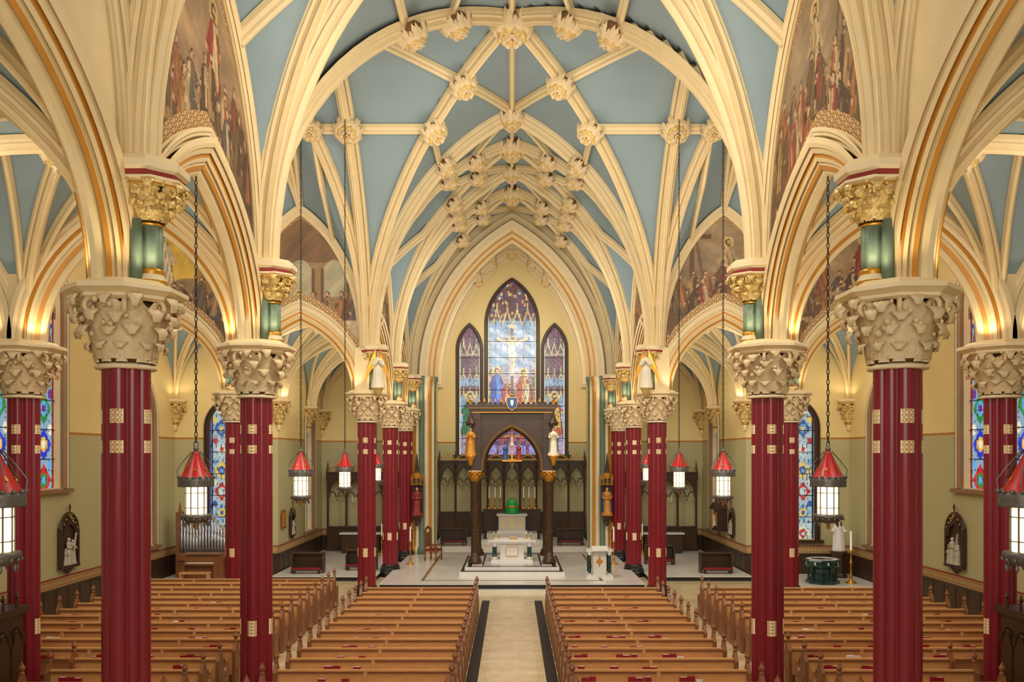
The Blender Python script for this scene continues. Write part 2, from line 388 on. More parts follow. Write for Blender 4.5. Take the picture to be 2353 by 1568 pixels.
def glass_geo(hw,z0,z1,seed,nl=3,light=False):
    R=Ras(-hw,hw,z0,z1,30,(20,40,150))
    pal=[(206,16,26),(16,44,190),(16,130,60),(230,180,60),(90,160,210),(226,220,196),(100,30,130)]
    if light: pal=[(206,200,176),(110,150,180),(176,50,46),(216,184,90),(170,190,196),(50,86,144)]
    lw=2*hw/nl
    for i in range(nl):
        cx=-hw+lw*(i+.5)
        R.put((np.abs(R.X-cx)<lw*.5),pal[(i+1)%3] if not light else pal[1])
        R.put((np.abs(R.X-cx)<lw*.42),(130,160,184) if not light else (160,176,178))
        zz=z0+.3
        k=0
        while zz<z1:
            c1=pal[k%len(pal)];c2=pal[(k+2)%len(pal)];c3=pal[(k+4)%len(pal)]
            q=lw*.36
            R.put((np.abs(R.X-cx)/q+np.abs(R.Z-zz)/(q*1.2)<1),c1)
            R.ell(cx,zz,q*.5,q*.55,c2); R.ell(cx,zz,q*.25,q*.28,c3)
            for sx in(-1,1): R.ell(cx+sx*q*.85,zz+q*1.1,q*.3,q*.4,c3)
            zz+=lw*.95; k+=1
        if not light: R.fig(cx,z0+(z1-z0)*.42,min(2.2,(z1-z0)*.3),pal[i%3],pal[(i+1)%3],halo=True)
        R.put(np.abs(np.abs(R.X-cx)-lw*.43)<.03,(24,24,24))
    glass_leads(R,.3 if not light else .2,.3 if not light else .22)
    return R

# ------------------------------------------------------------------ main layout numbers
XN=5.0; YC=[5.4,11.0,16.6,29.2,34.9,39.9]; XO=9.55; XW=13.9
YCH=40.5; YE=47.0; SP=8.7; RI=8.2; WR=4.85

webs=MB(); ribs=MB(); bossp=[]
def bay(x0,x1,y0,y1,sp,rise,rv,ru,edges='',star=True,w=.17,h=.34,ew=.22,eh=.42,boss=1.0):
    cx,cy,a,b=(x0+x1)/2,(y0+y1)/2,(x1-x0)/2,(y1-y0)/2
    def z(u,v):
        Ru=rise+(rv-rise)*v*v; Rv=rise+(ru-rise)*u*u
        return sp+max(Pn(u)*Ru,Pn(v)*Rv)
    n=40; ts=[math.sin((i/n*2-1)*pi/2) for i in range(n+1)]
    V=[(cx+a*u,cy+b*v,z(u,v)) for v in ts for u in ts]
    F=[(j*(n+1)+i,j*(n+1)+i+1,(j+1)*(n+1)+i+1,(j+1)*(n+1)+i) for j in range(n) for i in range(n)]
    webs.add(V,F,BLUE,True)
    def rib(p,q,prof,m=CREAM,steps=14,sn=False):
        X0,Y0,X1,Y1=cx+a*p[0],cy+b*p[1],cx+a*q[0],cy+b*q[1]; l=math.hypot(X1-X0,Y1-Y0); D=((X1-X0)/l,(Y1-Y0)/l)
        pts=[]
        for i in range(steps+1):
            t=i/steps
            if sn: t=.5+.5*math.sin((t-.5)*pi)
            pts.append((l*t,z(p[0]+(q[0]-p[0])*t,p[1]+(q[1]-p[1])*t)))
        sweep(ribs,pts,prof,m,(X0,Y0),D)
    pr=ribprof(w,h); sp_=smallprof(w*.6,h*.75); ep=ribprof(ew,eh)
    rib((-1,-1),(1,1),pr,steps=40,sn=True); rib((-1,1),(1,-1),pr,steps=40,sn=True)
    rib((0,-1),(0,1),sp_,steps=16)
    if not star: rib((-1,0),(1,0),sp_,steps=16)
    if 'S' in edges: rib((-1,-1),(1,-1),ep,steps=40,sn=True)
    if 'N' in edges: rib((-1,1),(1,1),ep,steps=40,sn=True)
    if 'W' in edges: rib((-1,-1),(-1,1),ep,steps=40,sn=True)
    if 'E' in edges: rib((1,-1),(1,1),ep,steps=40,sn=True)
    def bs(u,v,s=1.):
        e=.01; fx=(z(u+e,v)-z(u-e,v))/(2*e*a) if abs(u)<.98 else 0; fy=(z(u,v+e)-z(u,v-e))/(2*e*b) if abs(v)<.98 else 0
        nn=Vector((fx,fy,-1)).normalized(); bossp.append((Vector((cx+a*u,cy+b*v,z(u,v)))+nn*h*.85,nn,s*boss))
    bs(0,0,1.45)
    if star:
        for s in(-1,1):
            for t in(-1,1):
                rib((.3*s,.3*t),(0,t),sp_); rib((.3*s,.3*t),(s,0),sp_)
                rib((.5*s,.5*t),(.5*s,t),sp_); rib((.5*s,.5*t),(s,.5*t),sp_)
                bs(.3*s,.3*t); bs(.5*s,.5*t)
        for (e,t) in(('S',-1),('N',1)):
            if e in edges: bs(0,t,1.2); bs(.5,t,1.); bs(-.5,t,1.)
        for (e,s) in(('W',-1),('E',1)):
            if e in edges: bs(s,0,1.1); bs(s,.5,1.05); bs(s,-.5,1.05)
    else:
        for s in(-1,1):
            for t in(-1,1):
                rib((s,t),(0,.45*t),sp_,steps=22,sn=True); rib((s,t),(.45*s,0),sp_,steps=22,sn=True)
    return z
bay(-XN,XN,5.4,11,SP,RI,RI,WR,'N',boss=1.)
bay(-XN,XN,11,16.6,SP,RI,RI,WR,'',boss=1.)
bay(-XN,XN,16.6,29.2,SP,RI,RI,RI,'SNWE',w=.17,h=.34,ew=.22,eh=.42,boss=1.12)
bay(-XN,XN,29.2,34.9,SP,RI,RI,WR,'N',boss=1.05)
bay(-XN,XN,34.9,YCH,SP,RI,RI,WR,'',boss=1.05)
for s in(-1,1):
    xs=sorted([s*XN,s*XO]); bay(xs[0],xs[1],16.6,29.2,SP,RI,WR,RI,'E' if s>0 else 'W',boss=.95)
    xs=sorted([s*XO,s*XW]); bay(xs[0],xs[1],16.6,29.2,SP,RI,WR,RI,'',boss=.95)
    A0=7.2; AR=2.95
    xs=sorted([s*XN,s*XO])
    for (y0,y1) in((5.4,11),(11,16.6),(29.2,34.9),(34.9,39.9)):
        bay(xs[0],xs[1],y0,y1,A0,AR,AR,AR,'N',star=False,w=.12,h=.24,ew=.2,eh=.35,boss=.75)
    bay(xs[0],xs[1],39.9,43,A0,AR,AR,AR,'',star=False,w=.1,h=.2,boss=.6)
    xs=sorted([s*XO,s*XW])
    for (y0,y1) in((11,16.6),(29.2,35)):
        bay(xs[0],xs[1],y0,y1,A0,AR,AR,AR,'',star=False,w=.12,h=.24,boss=.75)
for k in range(3):
    bay(-4.1,4.1,YCH+k*(YE-YCH)/3,YCH+(k+1)*(YE-YCH)/3,SP,7.6,7.6,5.2,'N',w=.13,h=.28,ew=.17,eh=.34,boss=.8)
webs.obj('ceiling')

# arcades ------------------------------------------------------------------
walls=MB()
def arcade(A,B,nrm,paint,kind=0,asp=7.15,arise=2.95,hw_=.34):
    A=(A[0]-nrm[0]*.15,A[1]-nrm[1]*.15); B=(B[0]-nrm[0]*.15,B[1]-nrm[1]*.15)
    dx,dy=B[0]-A[0],B[1]-A[1]; Ls=math.hypot(dx,dy); D=(dx/Ls,dy/Ls); a=Ls/2; o=((A[0]+B[0])/2,(A[1]+B[1])/2)
    lo=lambda x:asp+arise*Pn(x/a); hi=lambda x:SP+WR*Pn(x/a)
    n=48; xs=[a*math.sin((i/n*2-1)*pi/2) for i in range(n+1)]
    for sd,off in((1,.17),(-1,-.15)):
        rows=[(lambda x:lo(x)-.05),(lambda x:lo(x)+.2),(lambda x:lo(x)+.48),(lambda x:hi(x)-.42),(lambda x:hi(x)+.05)]
        if sd<0: rows=[rows[0],rows[-1]]
        for k in range(len(rows)-1):
            if sd>0 and paint and k==2: continue
            V=[];F=[]
            for x in xs:
                for r in(rows[k],rows[k+1]):
                    V.append((o[0]+D[0]*x+nrm[0]*off,o[1]+D[1]*x+nrm[1]*off,r(x)))
            for i in range(n): F.append((2*i,2*i+2,2*i+3,2*i+1))
            m=CREAM if (sd<0 or k==0 or not paint) else BAND
            walls.add(V,F,m)
    if paint:
        R=mural(kind,a,7.4,14.)
        strip_mesh('wall_mural',o,D,nrm,.17,[a*(.35*math.sin((i/150*2-1)*pi/2)+.65*(i/150*2-1)) for i in range(151)],lambda x:lo(x)+.48,lambda x:hi(x)-.42,200,R,PAINT)
    p,ms=arcprof(hw_,.52)
    sweep(ribs,archpts(a,None,asp,arise,24,1.52),p,ms,o,D)
    oo=(o[0]+nrm[0]*.21,o[1]+nrm[1]*.21)
    sweep(ribs,[(d,z+.2) for d,z in archpts(a-.02,None,asp,arise,24,1.52)],smallprof(.06,.13),CREAM,oo,D)
    sweep(ribs,archpts(a,None,SP,WR,24,1.52),ribprof(.12,.26),CREAM,oo,D)
for s in(-1,1):
    for k,(y0,y1) in enumerate(((5.4,11),(11,16.6),(29.2,34.9),(34.9,39.9))):
        arcade((s*XN,y0),(s*XN,y1),(-s,0),k>0,kind=0 if s<0 else 3)
    for k,(x0,x1) in enumerate(((XN,XO),(XO,XW))):
        arcade((s*x0,29.2),(s*x1,29.2),(0,-1),True,kind=([2,1] if s<0 else [3,0])[k])
        arcade((s*x0,16.6),(s*x1,16.6),(0,1),False)
# ------------------------------------------------------------------ walls with openings
def wall(name,A,B,z0,z1,nrm,ops=[],m=WALL,depth=.35,rev=CREAM):
    mb=MB(); dx,dy=B[0]-A[0],B[1]-A[1]; Ls=math.hypot(dx,dy); D=(dx/Ls,dy/Ls)
    P=lambda d,z,o=0:(A[0]+D[0]*d-nrm[0]*o,A[1]+D[1]*d-nrm[1]*o,z)
    def quad(d0,d1,a,b):
        if d1-d0>1e-4 and b-a>1e-4: mb.add([P(d0,a),P(d1,a),P(d1,b),P(d0,b)],[(0,1,2,3)],m)
    cur=0
    for (c,hw,a,zs,rise) in sorted(ops):
        quad(cur,c-hw,z0,z1); quad(c-hw,c+hw,z0,a); cur=c+hw
        pts=archpts(hw,None,zs,rise,16); V=[];F=[]
        for d,z in pts: V+= [P(c+d,z),P(c+d,z1)]
        for i in range(len(pts)-1): F.append((2*i,2*i+2,2*i+3,2*i+1))
        mb.add(V,F,m)
        full=[(-hw,a)]+pts+[(hw,a),(-hw,a)]; V=[];F=[]
        for d,z in full: V+=[P(c+d,z),P(c+d,z,depth)]
        for i in range(len(full)-1): F.append((2*i,2*i+2,2*i+3,2*i+1))
        mb.add(V,F,rev)
    quad(cur,Ls,z0,z1)
    return mb.obj(name)
def window(name,c,D,nrm,hw,z0,zs,rise,ras,depth=.33,mull=0,frame=TAN,fw=.14):
    e=empty(name,(c[0],c[1],z0)); r=max(1,rise/hw)
    top=lambda x:zs+rise*Pn(x/hw,r)
    n=max(30,int(2*hw*30)); nz=max(50,int((zs+rise-z0)*30))
    g=strip_mesh('glass',(0,0),D,nrm,-depth,[hw*math.sin((i/n*2-1)*pi/2)*.3+hw*(i/n*2-1)*.7 for i in range(n+1)],lambda x:z0,top,nz,ras,GLASS)
    g.parent=e
    g.location=(0,0,-z0)
    mb=MB()
    fr=archpts(hw,z0,zs,rise,16)
    sweep(mb,fr,sym([(-.05,-.02),(-.09,.0),(-.09,.05),(-.04,.09)]),frame,(0,0),D)
    sweep(mb,archpts(hw+fw,z0,zs,rise+fw,16),sym([(-.06,-.0),(-.1,.03),(-.1,.08),(-.05,.1),(-.05,fw)]),[CREAM2,GREENP,CREAM2,GOLDP,CREAM2,GOLDP,CREAM2,GREENP,CREAM2] if frame is TAN else frame,(0,0),D)
    gd=(-nrm[0]*(depth-.03),-nrm[1]*(depth-.03))
    bar=sym([(-.03,-.035),(-.03,.0),(-.012,.03)])
    if mull:
        lw=2*hw/(mull+1)
        for i in range(mull):
            x=-hw+lw*(i+1); mb.tube([(gd[0]+D[0]*x,gd[1]+D[1]*x,z0),(gd[0]+D[0]*x,gd[1]+D[1]*x,zs)],.045,frame,6)
        for i in range(mull+1):
            x=-hw+lw*(i+.5); sweep(mb,archpts(lw/2,None,zs-.2,lw*.8,8),bar,frame,(gd[0]+D[0]*x,gd[1]+D[1]*x),D)
        for k in range(mull):
            x=-hw+lw*(k+1); cc=Vector((gd[0]+D[0]*x,gd[1]+D[1]*x,zs+lw*.85)); rr=lw*.33
            if zs+lw*.85+rr<top(x):
                mb.tube([cc+Vector((D[0]*math.cos(q)*rr,D[1]*math.cos(q)*rr,math.sin(q)*rr)) for q in [2*pi*j/20 for j in range(20)]],.035,frame,5,closed=True)
    z=z0+.9
    while z<zs:
        mb.tube([(gd[0]-D[0]*hw,gd[1]-D[1]*hw,z),(gd[0]+D[0]*hw,gd[1]+D[1]*hw,z)],.014,LEAD,4); z+=.9
    M=Matrix.Translation((nrm[0]*.03,nrm[1]*.03,z0-.08))@Matrix.Rotation(math.atan2(D[1],D[0]),4,'Z')
    mb.box((0,0,0),(2*hw+.5,.3,.12),frame,M)
    f=mb.obj('frame'); f.parent=e; f.location=(0,0,-z0)
    return e
wi=1
for s,nm in((-1,'left'),(1,'right')):
    ops=[(22.9-11,3.45,3.96,9.4,3.9),(32.1-11,.95,1.5,6.3,1.6),(13.8-11,.95,1.5,6.3,1.6)]
    wall('wall_'+nm,(s*XW,11),(s*XW,35),0,17.2,(-s,0),ops)
    window('window_%d'%wi,(s*XW,22.9),(0,1),(-s,0),3.45,3.96,9.4,3.9,glass_geo(3.45,3.9,13.4,wi,6),mull=5); wi+=1
    for yy in(32.1,13.8):
        window('window_%d'%wi,(s*XW,yy),(0,1),(-s,0),.95,1.5,6.3,1.6,glass_geo(.95,1.4,8,wi,2,True),mull=1); wi+=1
    wall('wall_far_'+nm,(s*9.65,35),(s*XW,35),0,10.5,(0,-1),[(12.1-9.65,.46,1.5,6.1,.95)])
    window('window_%d'%wi,(s*12.1,35),(1,0),(0,-1),.46,1.5,6.1,.95,glass_geo(.46,1.4,7.2,wi+2,1,True),frame=DWOOD); wi+=1
    wall('wall_chapel_'+nm,(s*9.65,35),(s*9.65,43),0,10.5,(-s,0),[(5.4,.9,1.4,6.2,1.5)])
    window('window_%d'%wi,(s*9.65,40.4),(0,1),(-s,0),.9,1.4,6.2,1.5,glass_geo(.9,1.3,8,wi+2,2,True),mull=1); wi+=1
    wall('wall_chapel_end_'+nm,(s*4.1,43),(s*9.65,43),0,10.5,(0,-1))
    wall('wall_aisle_'+nm,(s*XO,-1),(s*XO,11),0,10.5,(-s,0))
    wall('wall_rear_'+nm,(s*XO,11),(s*XW,11),0,10.5,(0,1))
    wall('wall_chancel_'+nm,(s*4.1,YCH),(s*4.1,YE),0,14,(-s,0))
wall('wall_back',(-4.1,YE),(4.1,YE),0,16.5,(0,-1),[(4.1,1.43,5.0,12.2,2.5),(4.1-2.35,.66,5.0,10.8,1.4),(4.1+2.35,.66,5.0,10.8,1.4)],depth=.3)
window('window_%d'%wi,(0,YE),(1,0),(0,-1),1.43,5.0,12.2,2.5,glass_center(1.43,5.,14.8),depth=.28,frame=DWOOD,fw=.1); wi+=1
window('window_%d'%wi,(-2.35,YE),(1,0),(0,-1),.66,5.0,10.8,1.4,glass_side(.66,5,12.3,(20,110,64),(60,144,96)),depth=.28,frame=DWOOD,fw=.1); wi+=1
window('window_%d'%wi,(2.35,YE),(1,0),(0,-1),.66,5.0,10.8,1.4,glass_side(.66,5,12.3,(194,80,50),(216,170,76)),depth=.28,frame=DWOOD,fw=.1); wi+=1

# chancel arch wall
ch=MB(); n=60; V=[];F=[]
for i in range(n+1):
    x=4.2*math.sin((i/n*2-1)*pi/2); V+=[(x,YCH,SP+7.15*Pn(x/4.2,1.7)),(x,YCH,17.2)]
for i in range(n): F.append((2*i,2*i+2,2*i+3,2*i+1))
ch.add(V,F,CREAM)
for s in(-1,1):
    ch.add([(s*4.2,YCH,0),(s*5.2,YCH,0),(s*5.2,YCH,17.2),(s*4.2,YCH,17.2)],[(0,1,2,3)],CREAM)
p,ms=arcprof(.42,.62); sweep(ch,archpts(4.2,None,SP,7.15,30,1.7),p,ms,(0,YCH),(1,0))
sweep(ch,archpts(4.35,None,SP,7.35,30,1.7),ribprof(.12,.3),CREAM2,(0,YCH-.35),(1,0))
sweep(ch,archpts(4.7,None,SP,7.75,30,1.62),ribprof(.1,.2),CREAM,(0,YCH-.15),(1,0))
for s in(-1,1):
    for (x,y,r,m) in((3.72,YCH-.05,.10,GREENP),(3.9,YCH-.3,.09,GOLDP),(4.05,YCH-.36,.11,CREAM2),(4.27,YCH-.4,.12,GREENP),(4.48,YCH-.3,.10,CREAM2),(4.68,YCH-.25,.10,GOLDP),(3.72,YCH+.3,.10,CREAM2)):
        ch.lathe([(r*1.7,.3),(r*1.7,.55),(r*1.25,.65),(r,.7),(r,SP-.75),(r*1.3,SP-.72),(r*1.1,SP-.65),(r*1.6,SP-.25),(r*2.0,SP-.15),(r*2.0,SP)],14,m,c=(s*x,y,0))
    ch.box((s*4.3,YCH+.08,4.35),(1.2,.7,8.7),CREAM)
ch.obj('wall_chancel_arch')
ribs.obj('ceiling_ribs'); walls.obj('wall_arcade')

# ------------------------------------------------------------------ capital + column
def leaf(mb,rb,z0,h,th,w,curl,m,reach=0.,M=None):
    def fn(a,t):
        s=a*2-1
        if t<.62: z=z0+h*t/.62; r=rb(z)+.02+reach*t
        else:
            q=(t-.62)/.38*pi*1.25; z=z0+h+curl*math.sin(q); r=rb(z0+h)+.02+reach*.62+curl*(1-math.cos(q))
        ww=w*(.5+.6*math.sin(pi*min(1,t*1.05)))*(1+.34*math.cos(t*22))*(1 if t<.8 else 1-(t-.8)*1.6)
        lat=s*ww; r+= .3*w*(1-s*s)+.05*math.cos(s*pi*3)*w*2
        return (r*math.cos(th)-lat*math.sin(th),r*math.sin(th)+lat*math.cos(th),z)
    mb.grid(fn,7,13,m,True,M)
def capital(mb,z0,z1,r0,r1,m,mg,nl=8,c=(0,0),abr=None,seed=1):
    M=Matrix.Translation((c[0],c[1],0)); H=z1-z0; rnd=random.Random(seed); kw=8./nl
    bz=z1-.2*H
    rb=lambda z:r0+(r1*.62-r0)*max(0,min(1,(z-z0)/(bz-z0)))**1.6
    mb.lathe([(r0*1.16,z0-.07*H),(r0*1.22,z0-.04*H),(r0*1.06,z0-.01*H),(r0,z0+.01)]+[(rb(z0+(bz-z0)*k/6),z0+(bz-z0)*k/6) for k in range(7)]+[(r1*.75,bz)],20,[mg,mg,mg]+[CARVE_SHADE]*8,M=M)
    for tier,(hh,cu,ph,ww) in enumerate(((.26,.09,0,.20),(.44,.12,.5,.22),(.61,.13,0,.23),(.78,.14,.5,.22))):
        for i in range(nl):
            th=2*pi*(i+ph)/nl+rnd.uniform(-.09,.09)
            leaf(mb,rb,z0+.01+tier*.04*H,(bz-z0)*hh*rnd.uniform(.9,1.07),th,r1*ww*kw*rnd.uniform(.9,1.15),r1*cu*rnd.uniform(.8,1.2),m,reach=r1*.05*tier,M=M)
    for i in range(8):
        th=2*pi*(i+.5)/8; P=[]; rr=r1*.80; zz=bz-.10*H
        for k in range(15):
            q=k/14*2.4*pi; rad=r1*.17*(1-.75*k/14); P.append(((rr+rad*math.cos(q-pi))*math.cos(th),(rr+rad*math.cos(q-pi))*math.sin(th),zz+rad*math.sin(q-pi)*-1))
        P=[(rb(z0+.45*H)*math.cos(th),rb(z0+.45*H)*math.sin(th),z0+.45*H)]+P
        mb.tube(P,[r1*.045]*len(P),m,6,M)
        for k in range(9):
            q=th+rnd.uniform(-.4,.4); zq=rnd.uniform(-.34,.12); r_=r1*(rnd.uniform(.66,.92)+zq*.5); mb.sph((r_*math.cos(q),r_*math.sin(q),zz+zq*H),r1*rnd.uniform(.035,.07),m,6,M)
    abr=abr or r1
    mb.lathe([(abr*.8,bz),(abr*.86,bz+.03*H),(abr*.86,bz+.07*H),(abr*.97,bz+.12*H),(abr*1.0,bz+.13*H),(abr*1.0,z1-.015*H),(abr*.96,z1)],8,[m,mg,CREAM,CREAM,CREAM2,CREAM2],False,M,rot=pi/8)
def clustersec(R,n8=8,rl=.13,k=.19):
    cs=[(k*math.cos(2*pi*i/n8),k*math.sin(2*pi*i/n8),rl if i%2==0 else rl*.78) for i in range(n8)]
    def r(a):
        dx,dy=math.cos(a),math.sin(a); best=.1
        for x,y,q in cs:
            p=x*dx+y*dy; d=q*q-(x*x+y*y-p*p)
            if d>0: best=max(best,p+math.sqrt(d))
        return best*R
    return r
def make_column():
    mb=MB(); sec=clustersec(1.,8,.108,.205); n=160
    mb.lathe([(.46,0),(.46,.18),(.43,.24),(.43,.3),(.38,.36),(.4,.42),(.36,.46),(.34,.5)],8,BMARB,False,rot=pi/8)
    zs=[.45,1.5,1.8,5.02,5.18,5.4,5.58,6.1]; V=[];F=[];mm=[]
    for z in zs:
        for i in range(n):
            a=2*pi*i/n; r=sec(a); V.append((r*math.cos(a),r*math.sin(a),z))
    for j in range(len(zs)-1):
        for i in range(n):
            F.append((j*n+i,j*n+(i+1)%n,(j+1)*n+(i+1)%n,(j+1)*n+i))
            a=((i+.5)/n*8)%2; big=(a<.42 or a>1.58)
            mm.append(COLB if (j in(1,3,5) and big) else CRIM)
    mb.add(V,F,mm,True)
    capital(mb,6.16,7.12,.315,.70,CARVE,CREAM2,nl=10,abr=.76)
    mb.lathe([(.7,7.08),(.62,7.15),(.55,7.2)],8,CREAM,False,rot=pi/8)
    mb.box((-.12,0,7.85),(.5,.5,1.6),CREAM)
    cx=.33
    mb.lathe([(.2,7.14),(.2,7.24),(.15,7.32),(.17,7.36),(.14,7.4)],16,[GOLD,CREAM2,GOLD,GOLD],c=(cx,0,0))
    mb.lathe([(.14,7.38),(.14,7.95)],32,GREENP,c=(cx,0,0),rf=lambda a,z:1+.07*math.cos(8*a))
    for dy in(-.17,.17): mb.lathe([(.075,7.2),(.075,8.0)],10,GREENP,c=(cx-.12,dy,0))
    capital(mb,7.98,8.5,.15,.46,GOLDMIX,GOLD,c=(cx-.02,0),abr=.48,seed=5)
    mb.lathe([(.44,8.48),(.49,8.51),(.49,8.56),(.54,8.60),(.54,8.68),(.46,8.76)],8,[REDP,REDP,CREAM2,CREAM2,CREAM],False,c=(cx-.08,0,0),rot=pi/8)
    return mb.mesh('column')
COLM=make_column()
colpos=[]
for s in(-1,1):
    for y in YC: colpos.append((s*XN,y,0 if s<0 else pi))
    colpos.append((s*XO,16.6,pi/2)); colpos.append((s*XO,29.2,-pi/2))
for (x,y,r) in colpos: inst(COLM,'column',(x,y,0),r)
cb=MB(); capital(cb,0,.95,.12,.5,GOLDMIX,GOLD,abr=.52,seed=3); cb.lathe([(.02,-.35),(.08,-.25),(.06,-.18),(.13,-.05)],10,CREAM)
CB=cb.mesh('wall_corbel')
for s in(-1,1):
    for (x,y) in((9.6,34.95),(XW-.05,29.2),(XW-.05,34.9),(9.6,39.9),(4.3,39.9+3.0),(9.6,42.9),(XW-.05,16.6),(9.45,5.4),(9.45,11)):
        inst(CB,'wall_corbel',(s*x,y,6.3))
# bosses
bm=MB()
bm.lathe([(.02,.16),(.2,.12),(.27,.04),(.27,-.1),(.2,-.18)],12,CARVE_SHADE)
for tier,(k,rr) in enumerate(((9,.27),(8,.17),(6,.07))):
    for i in range(k):
        th=2*pi*(i+.5*tier)/k
        def fn(a,t,th=th,rr=rr,tier=tier):
            s=a*2-1; r=.05+t*(rr+.08)
            z=.10+.07*tier+.09*math.sin(t*pi*.75)-(.22*(t-.6)**2*6 if t>.6 else 0)-.05*s*s+.02*math.cos(s*9)
            w=(.12-.02*tier)*(.3+math.sin(pi*min(1,t*1.02)))*(1+.38*math.cos(t*20)); lat=s*w
            return (r*math.cos(th)-lat*math.sin(th),r*math.sin(th)+lat*math.cos(th),z)
        bm.grid(fn,5,11,GOLDMIX if (tier==1) else CARVE,True)
for i in range(9):
    th=i*2*pi/9+.35; bm.sph((.30*math.cos(th),.30*math.sin(th),.04),.06,CARVE,6)
for i in range(5):
    th=i*1.257; bm.sph((.05*math.cos(th),.05*math.sin(th),.30),.042,GOLDMIX,6)
BM=bm.mesh('boss'); be=empty('ceiling_bosses')
for (p,nn,s) in bossp:
    o=inst(BM,'boss',p,parent=be,scale=s*1.02); o.rotation_mode='QUATERNION'; o.rotation_quaternion=nn.to_track_quat('Z','Y')

# ------------------------------------------------------------------ floor, wainscot, platforms
f=MB(); f.add([(-14.2,-3,0),(14.2,-3,0),(14.2,47,0),(-14.2,47,0)],[(0,1,2,3)],FLOOR); f.obj('floor')
f=MB()
for s in(-1,1):
    f.box((s*.89,19.,.004),(.26,20.,.008),BMARB); f.box((s*5.1,20,.003),(.12,22,.006),BMARB)
f.obj('floor_marble_border')
def wains(mb,A,B,nrm):
    dx,dy=B[0]-A[0],B[1]-A[1]; l=math.hypot(dx,dy); a=math.atan2(dy,dx)
    M=Matrix.Translation((A[0]+dx/2+nrm[0]*.03,A[1]+dy/2+nrm[1]*.03,0))@Matrix.Rotation(a,4,'Z')
    mb.box((0,0,.45),(l,.05,.9),DWOOD,M); mb.box((0,0,.9),(l,.09,.06),DWOOD,M); mb.box((0,0,.08),(l,.08,.16),DWOOD,M)
    mb.box((0,0,1.07),(l,.02,.28),BAND,M); mb.box((0,0,1.23),(l,.05,.03),REDP,M)
    n=int(l/.7)
    for i in range(n+1): mb.box((-l/2+i*l/n,0,.45),(.09,.08,.8),DWOOD,M)
for s,nm in((-1,'left'),(1,'right')):
    mb=MB(); wains(mb,(s*XW,11),(s*XW,35),(-s,0)); wains(mb,(s*9.65,35),(s*XW,35),(0,-1)); wains(mb,(s*9.65,35),(s*9.65,43),(-s,0)); wains(mb,(s*5.4,43),(s*9.65,43),(0,-1)); wains(mb,(s*XO,2),(s*XO,11),(-s,0))
    mb.obj('baseboard_'+nm)
pl=MB()
pl.box((0,35.7,.15),(9.62,9.8,.24),BMARB); pl.box((0,35.7,.285),(9.68,9.86,.03),WMARB); pl.box((0,35.6,.06),(9.9,10.1,.12),WMARB)
pl.box((0,43.7,.15),(8.1,6.5,.3),WMARB)
def ring(mb,x0,x1,y0,y1,z,w,m):
    for (a,b,c,d) in((x0,x1,y0,y0+w),(x0,x1,y1-w,y1),(x0,x0+w,y0,y1),(x1-w,x1,y0,y1)): mb.box(((a+b)/2,(c+d)/2,z),(b-a,d-c,.006),m)
ring(pl,-3.4,3.4,31.6,40.,.302,.12,TAN)
pl.obj('sanctuary_platform')  # raised sanctuary platform, separate blocks set on the floor
pl=MB()
pl.box((0,35.6,.37),(4.1,5.3,.14),WMARB); pl.box((0,35.6,.45),(3.9,5.1,.02),BMARB); pl.box((0,35.6,.52),(3.7,4.9,.14),WMARB)
ring(pl,-2.0,2.0,33.0,38.2,.442,.08,BMARB)
ring(pl,-1.75,1.75,33.3,37.9,.592,.16,BMARB); ring(pl,-1.2,1.2,33.7,37.5,.592,.08,GMARB)
pl.box((0,44.2,.40),(7.8,5.4,.2),WMARB)
pl.box((0,44.6,.6),(3.4,3.8,.2),WMARB); pl.box((0,44.8,.7),(2.9,3.2,.02),GMARB); pl.box((0,44.9,.82),(2.6,3.0,.24),WMARB)
pl.obj('altar_steps')  # stepped altar platforms standing on the sanctuary platform
for s,nm in((-1,'left'),(1,'right')):
    pl=MB(); pl.box((s*7.45,38.2,.08),(4.1,9.4,.16),BMARB); pl.box((s*7.45,38.2,.17),(4.14,9.44,.03),WMARB); pl.obj('chapel_platform_'+nm)  # raised chapel platform
    pl=MB(); pl.box((s*11.9,33.2,.05),(3.8,3.3,.1),WMARB); pl.obj('alcove_platform_'+nm)  # low alcove platform

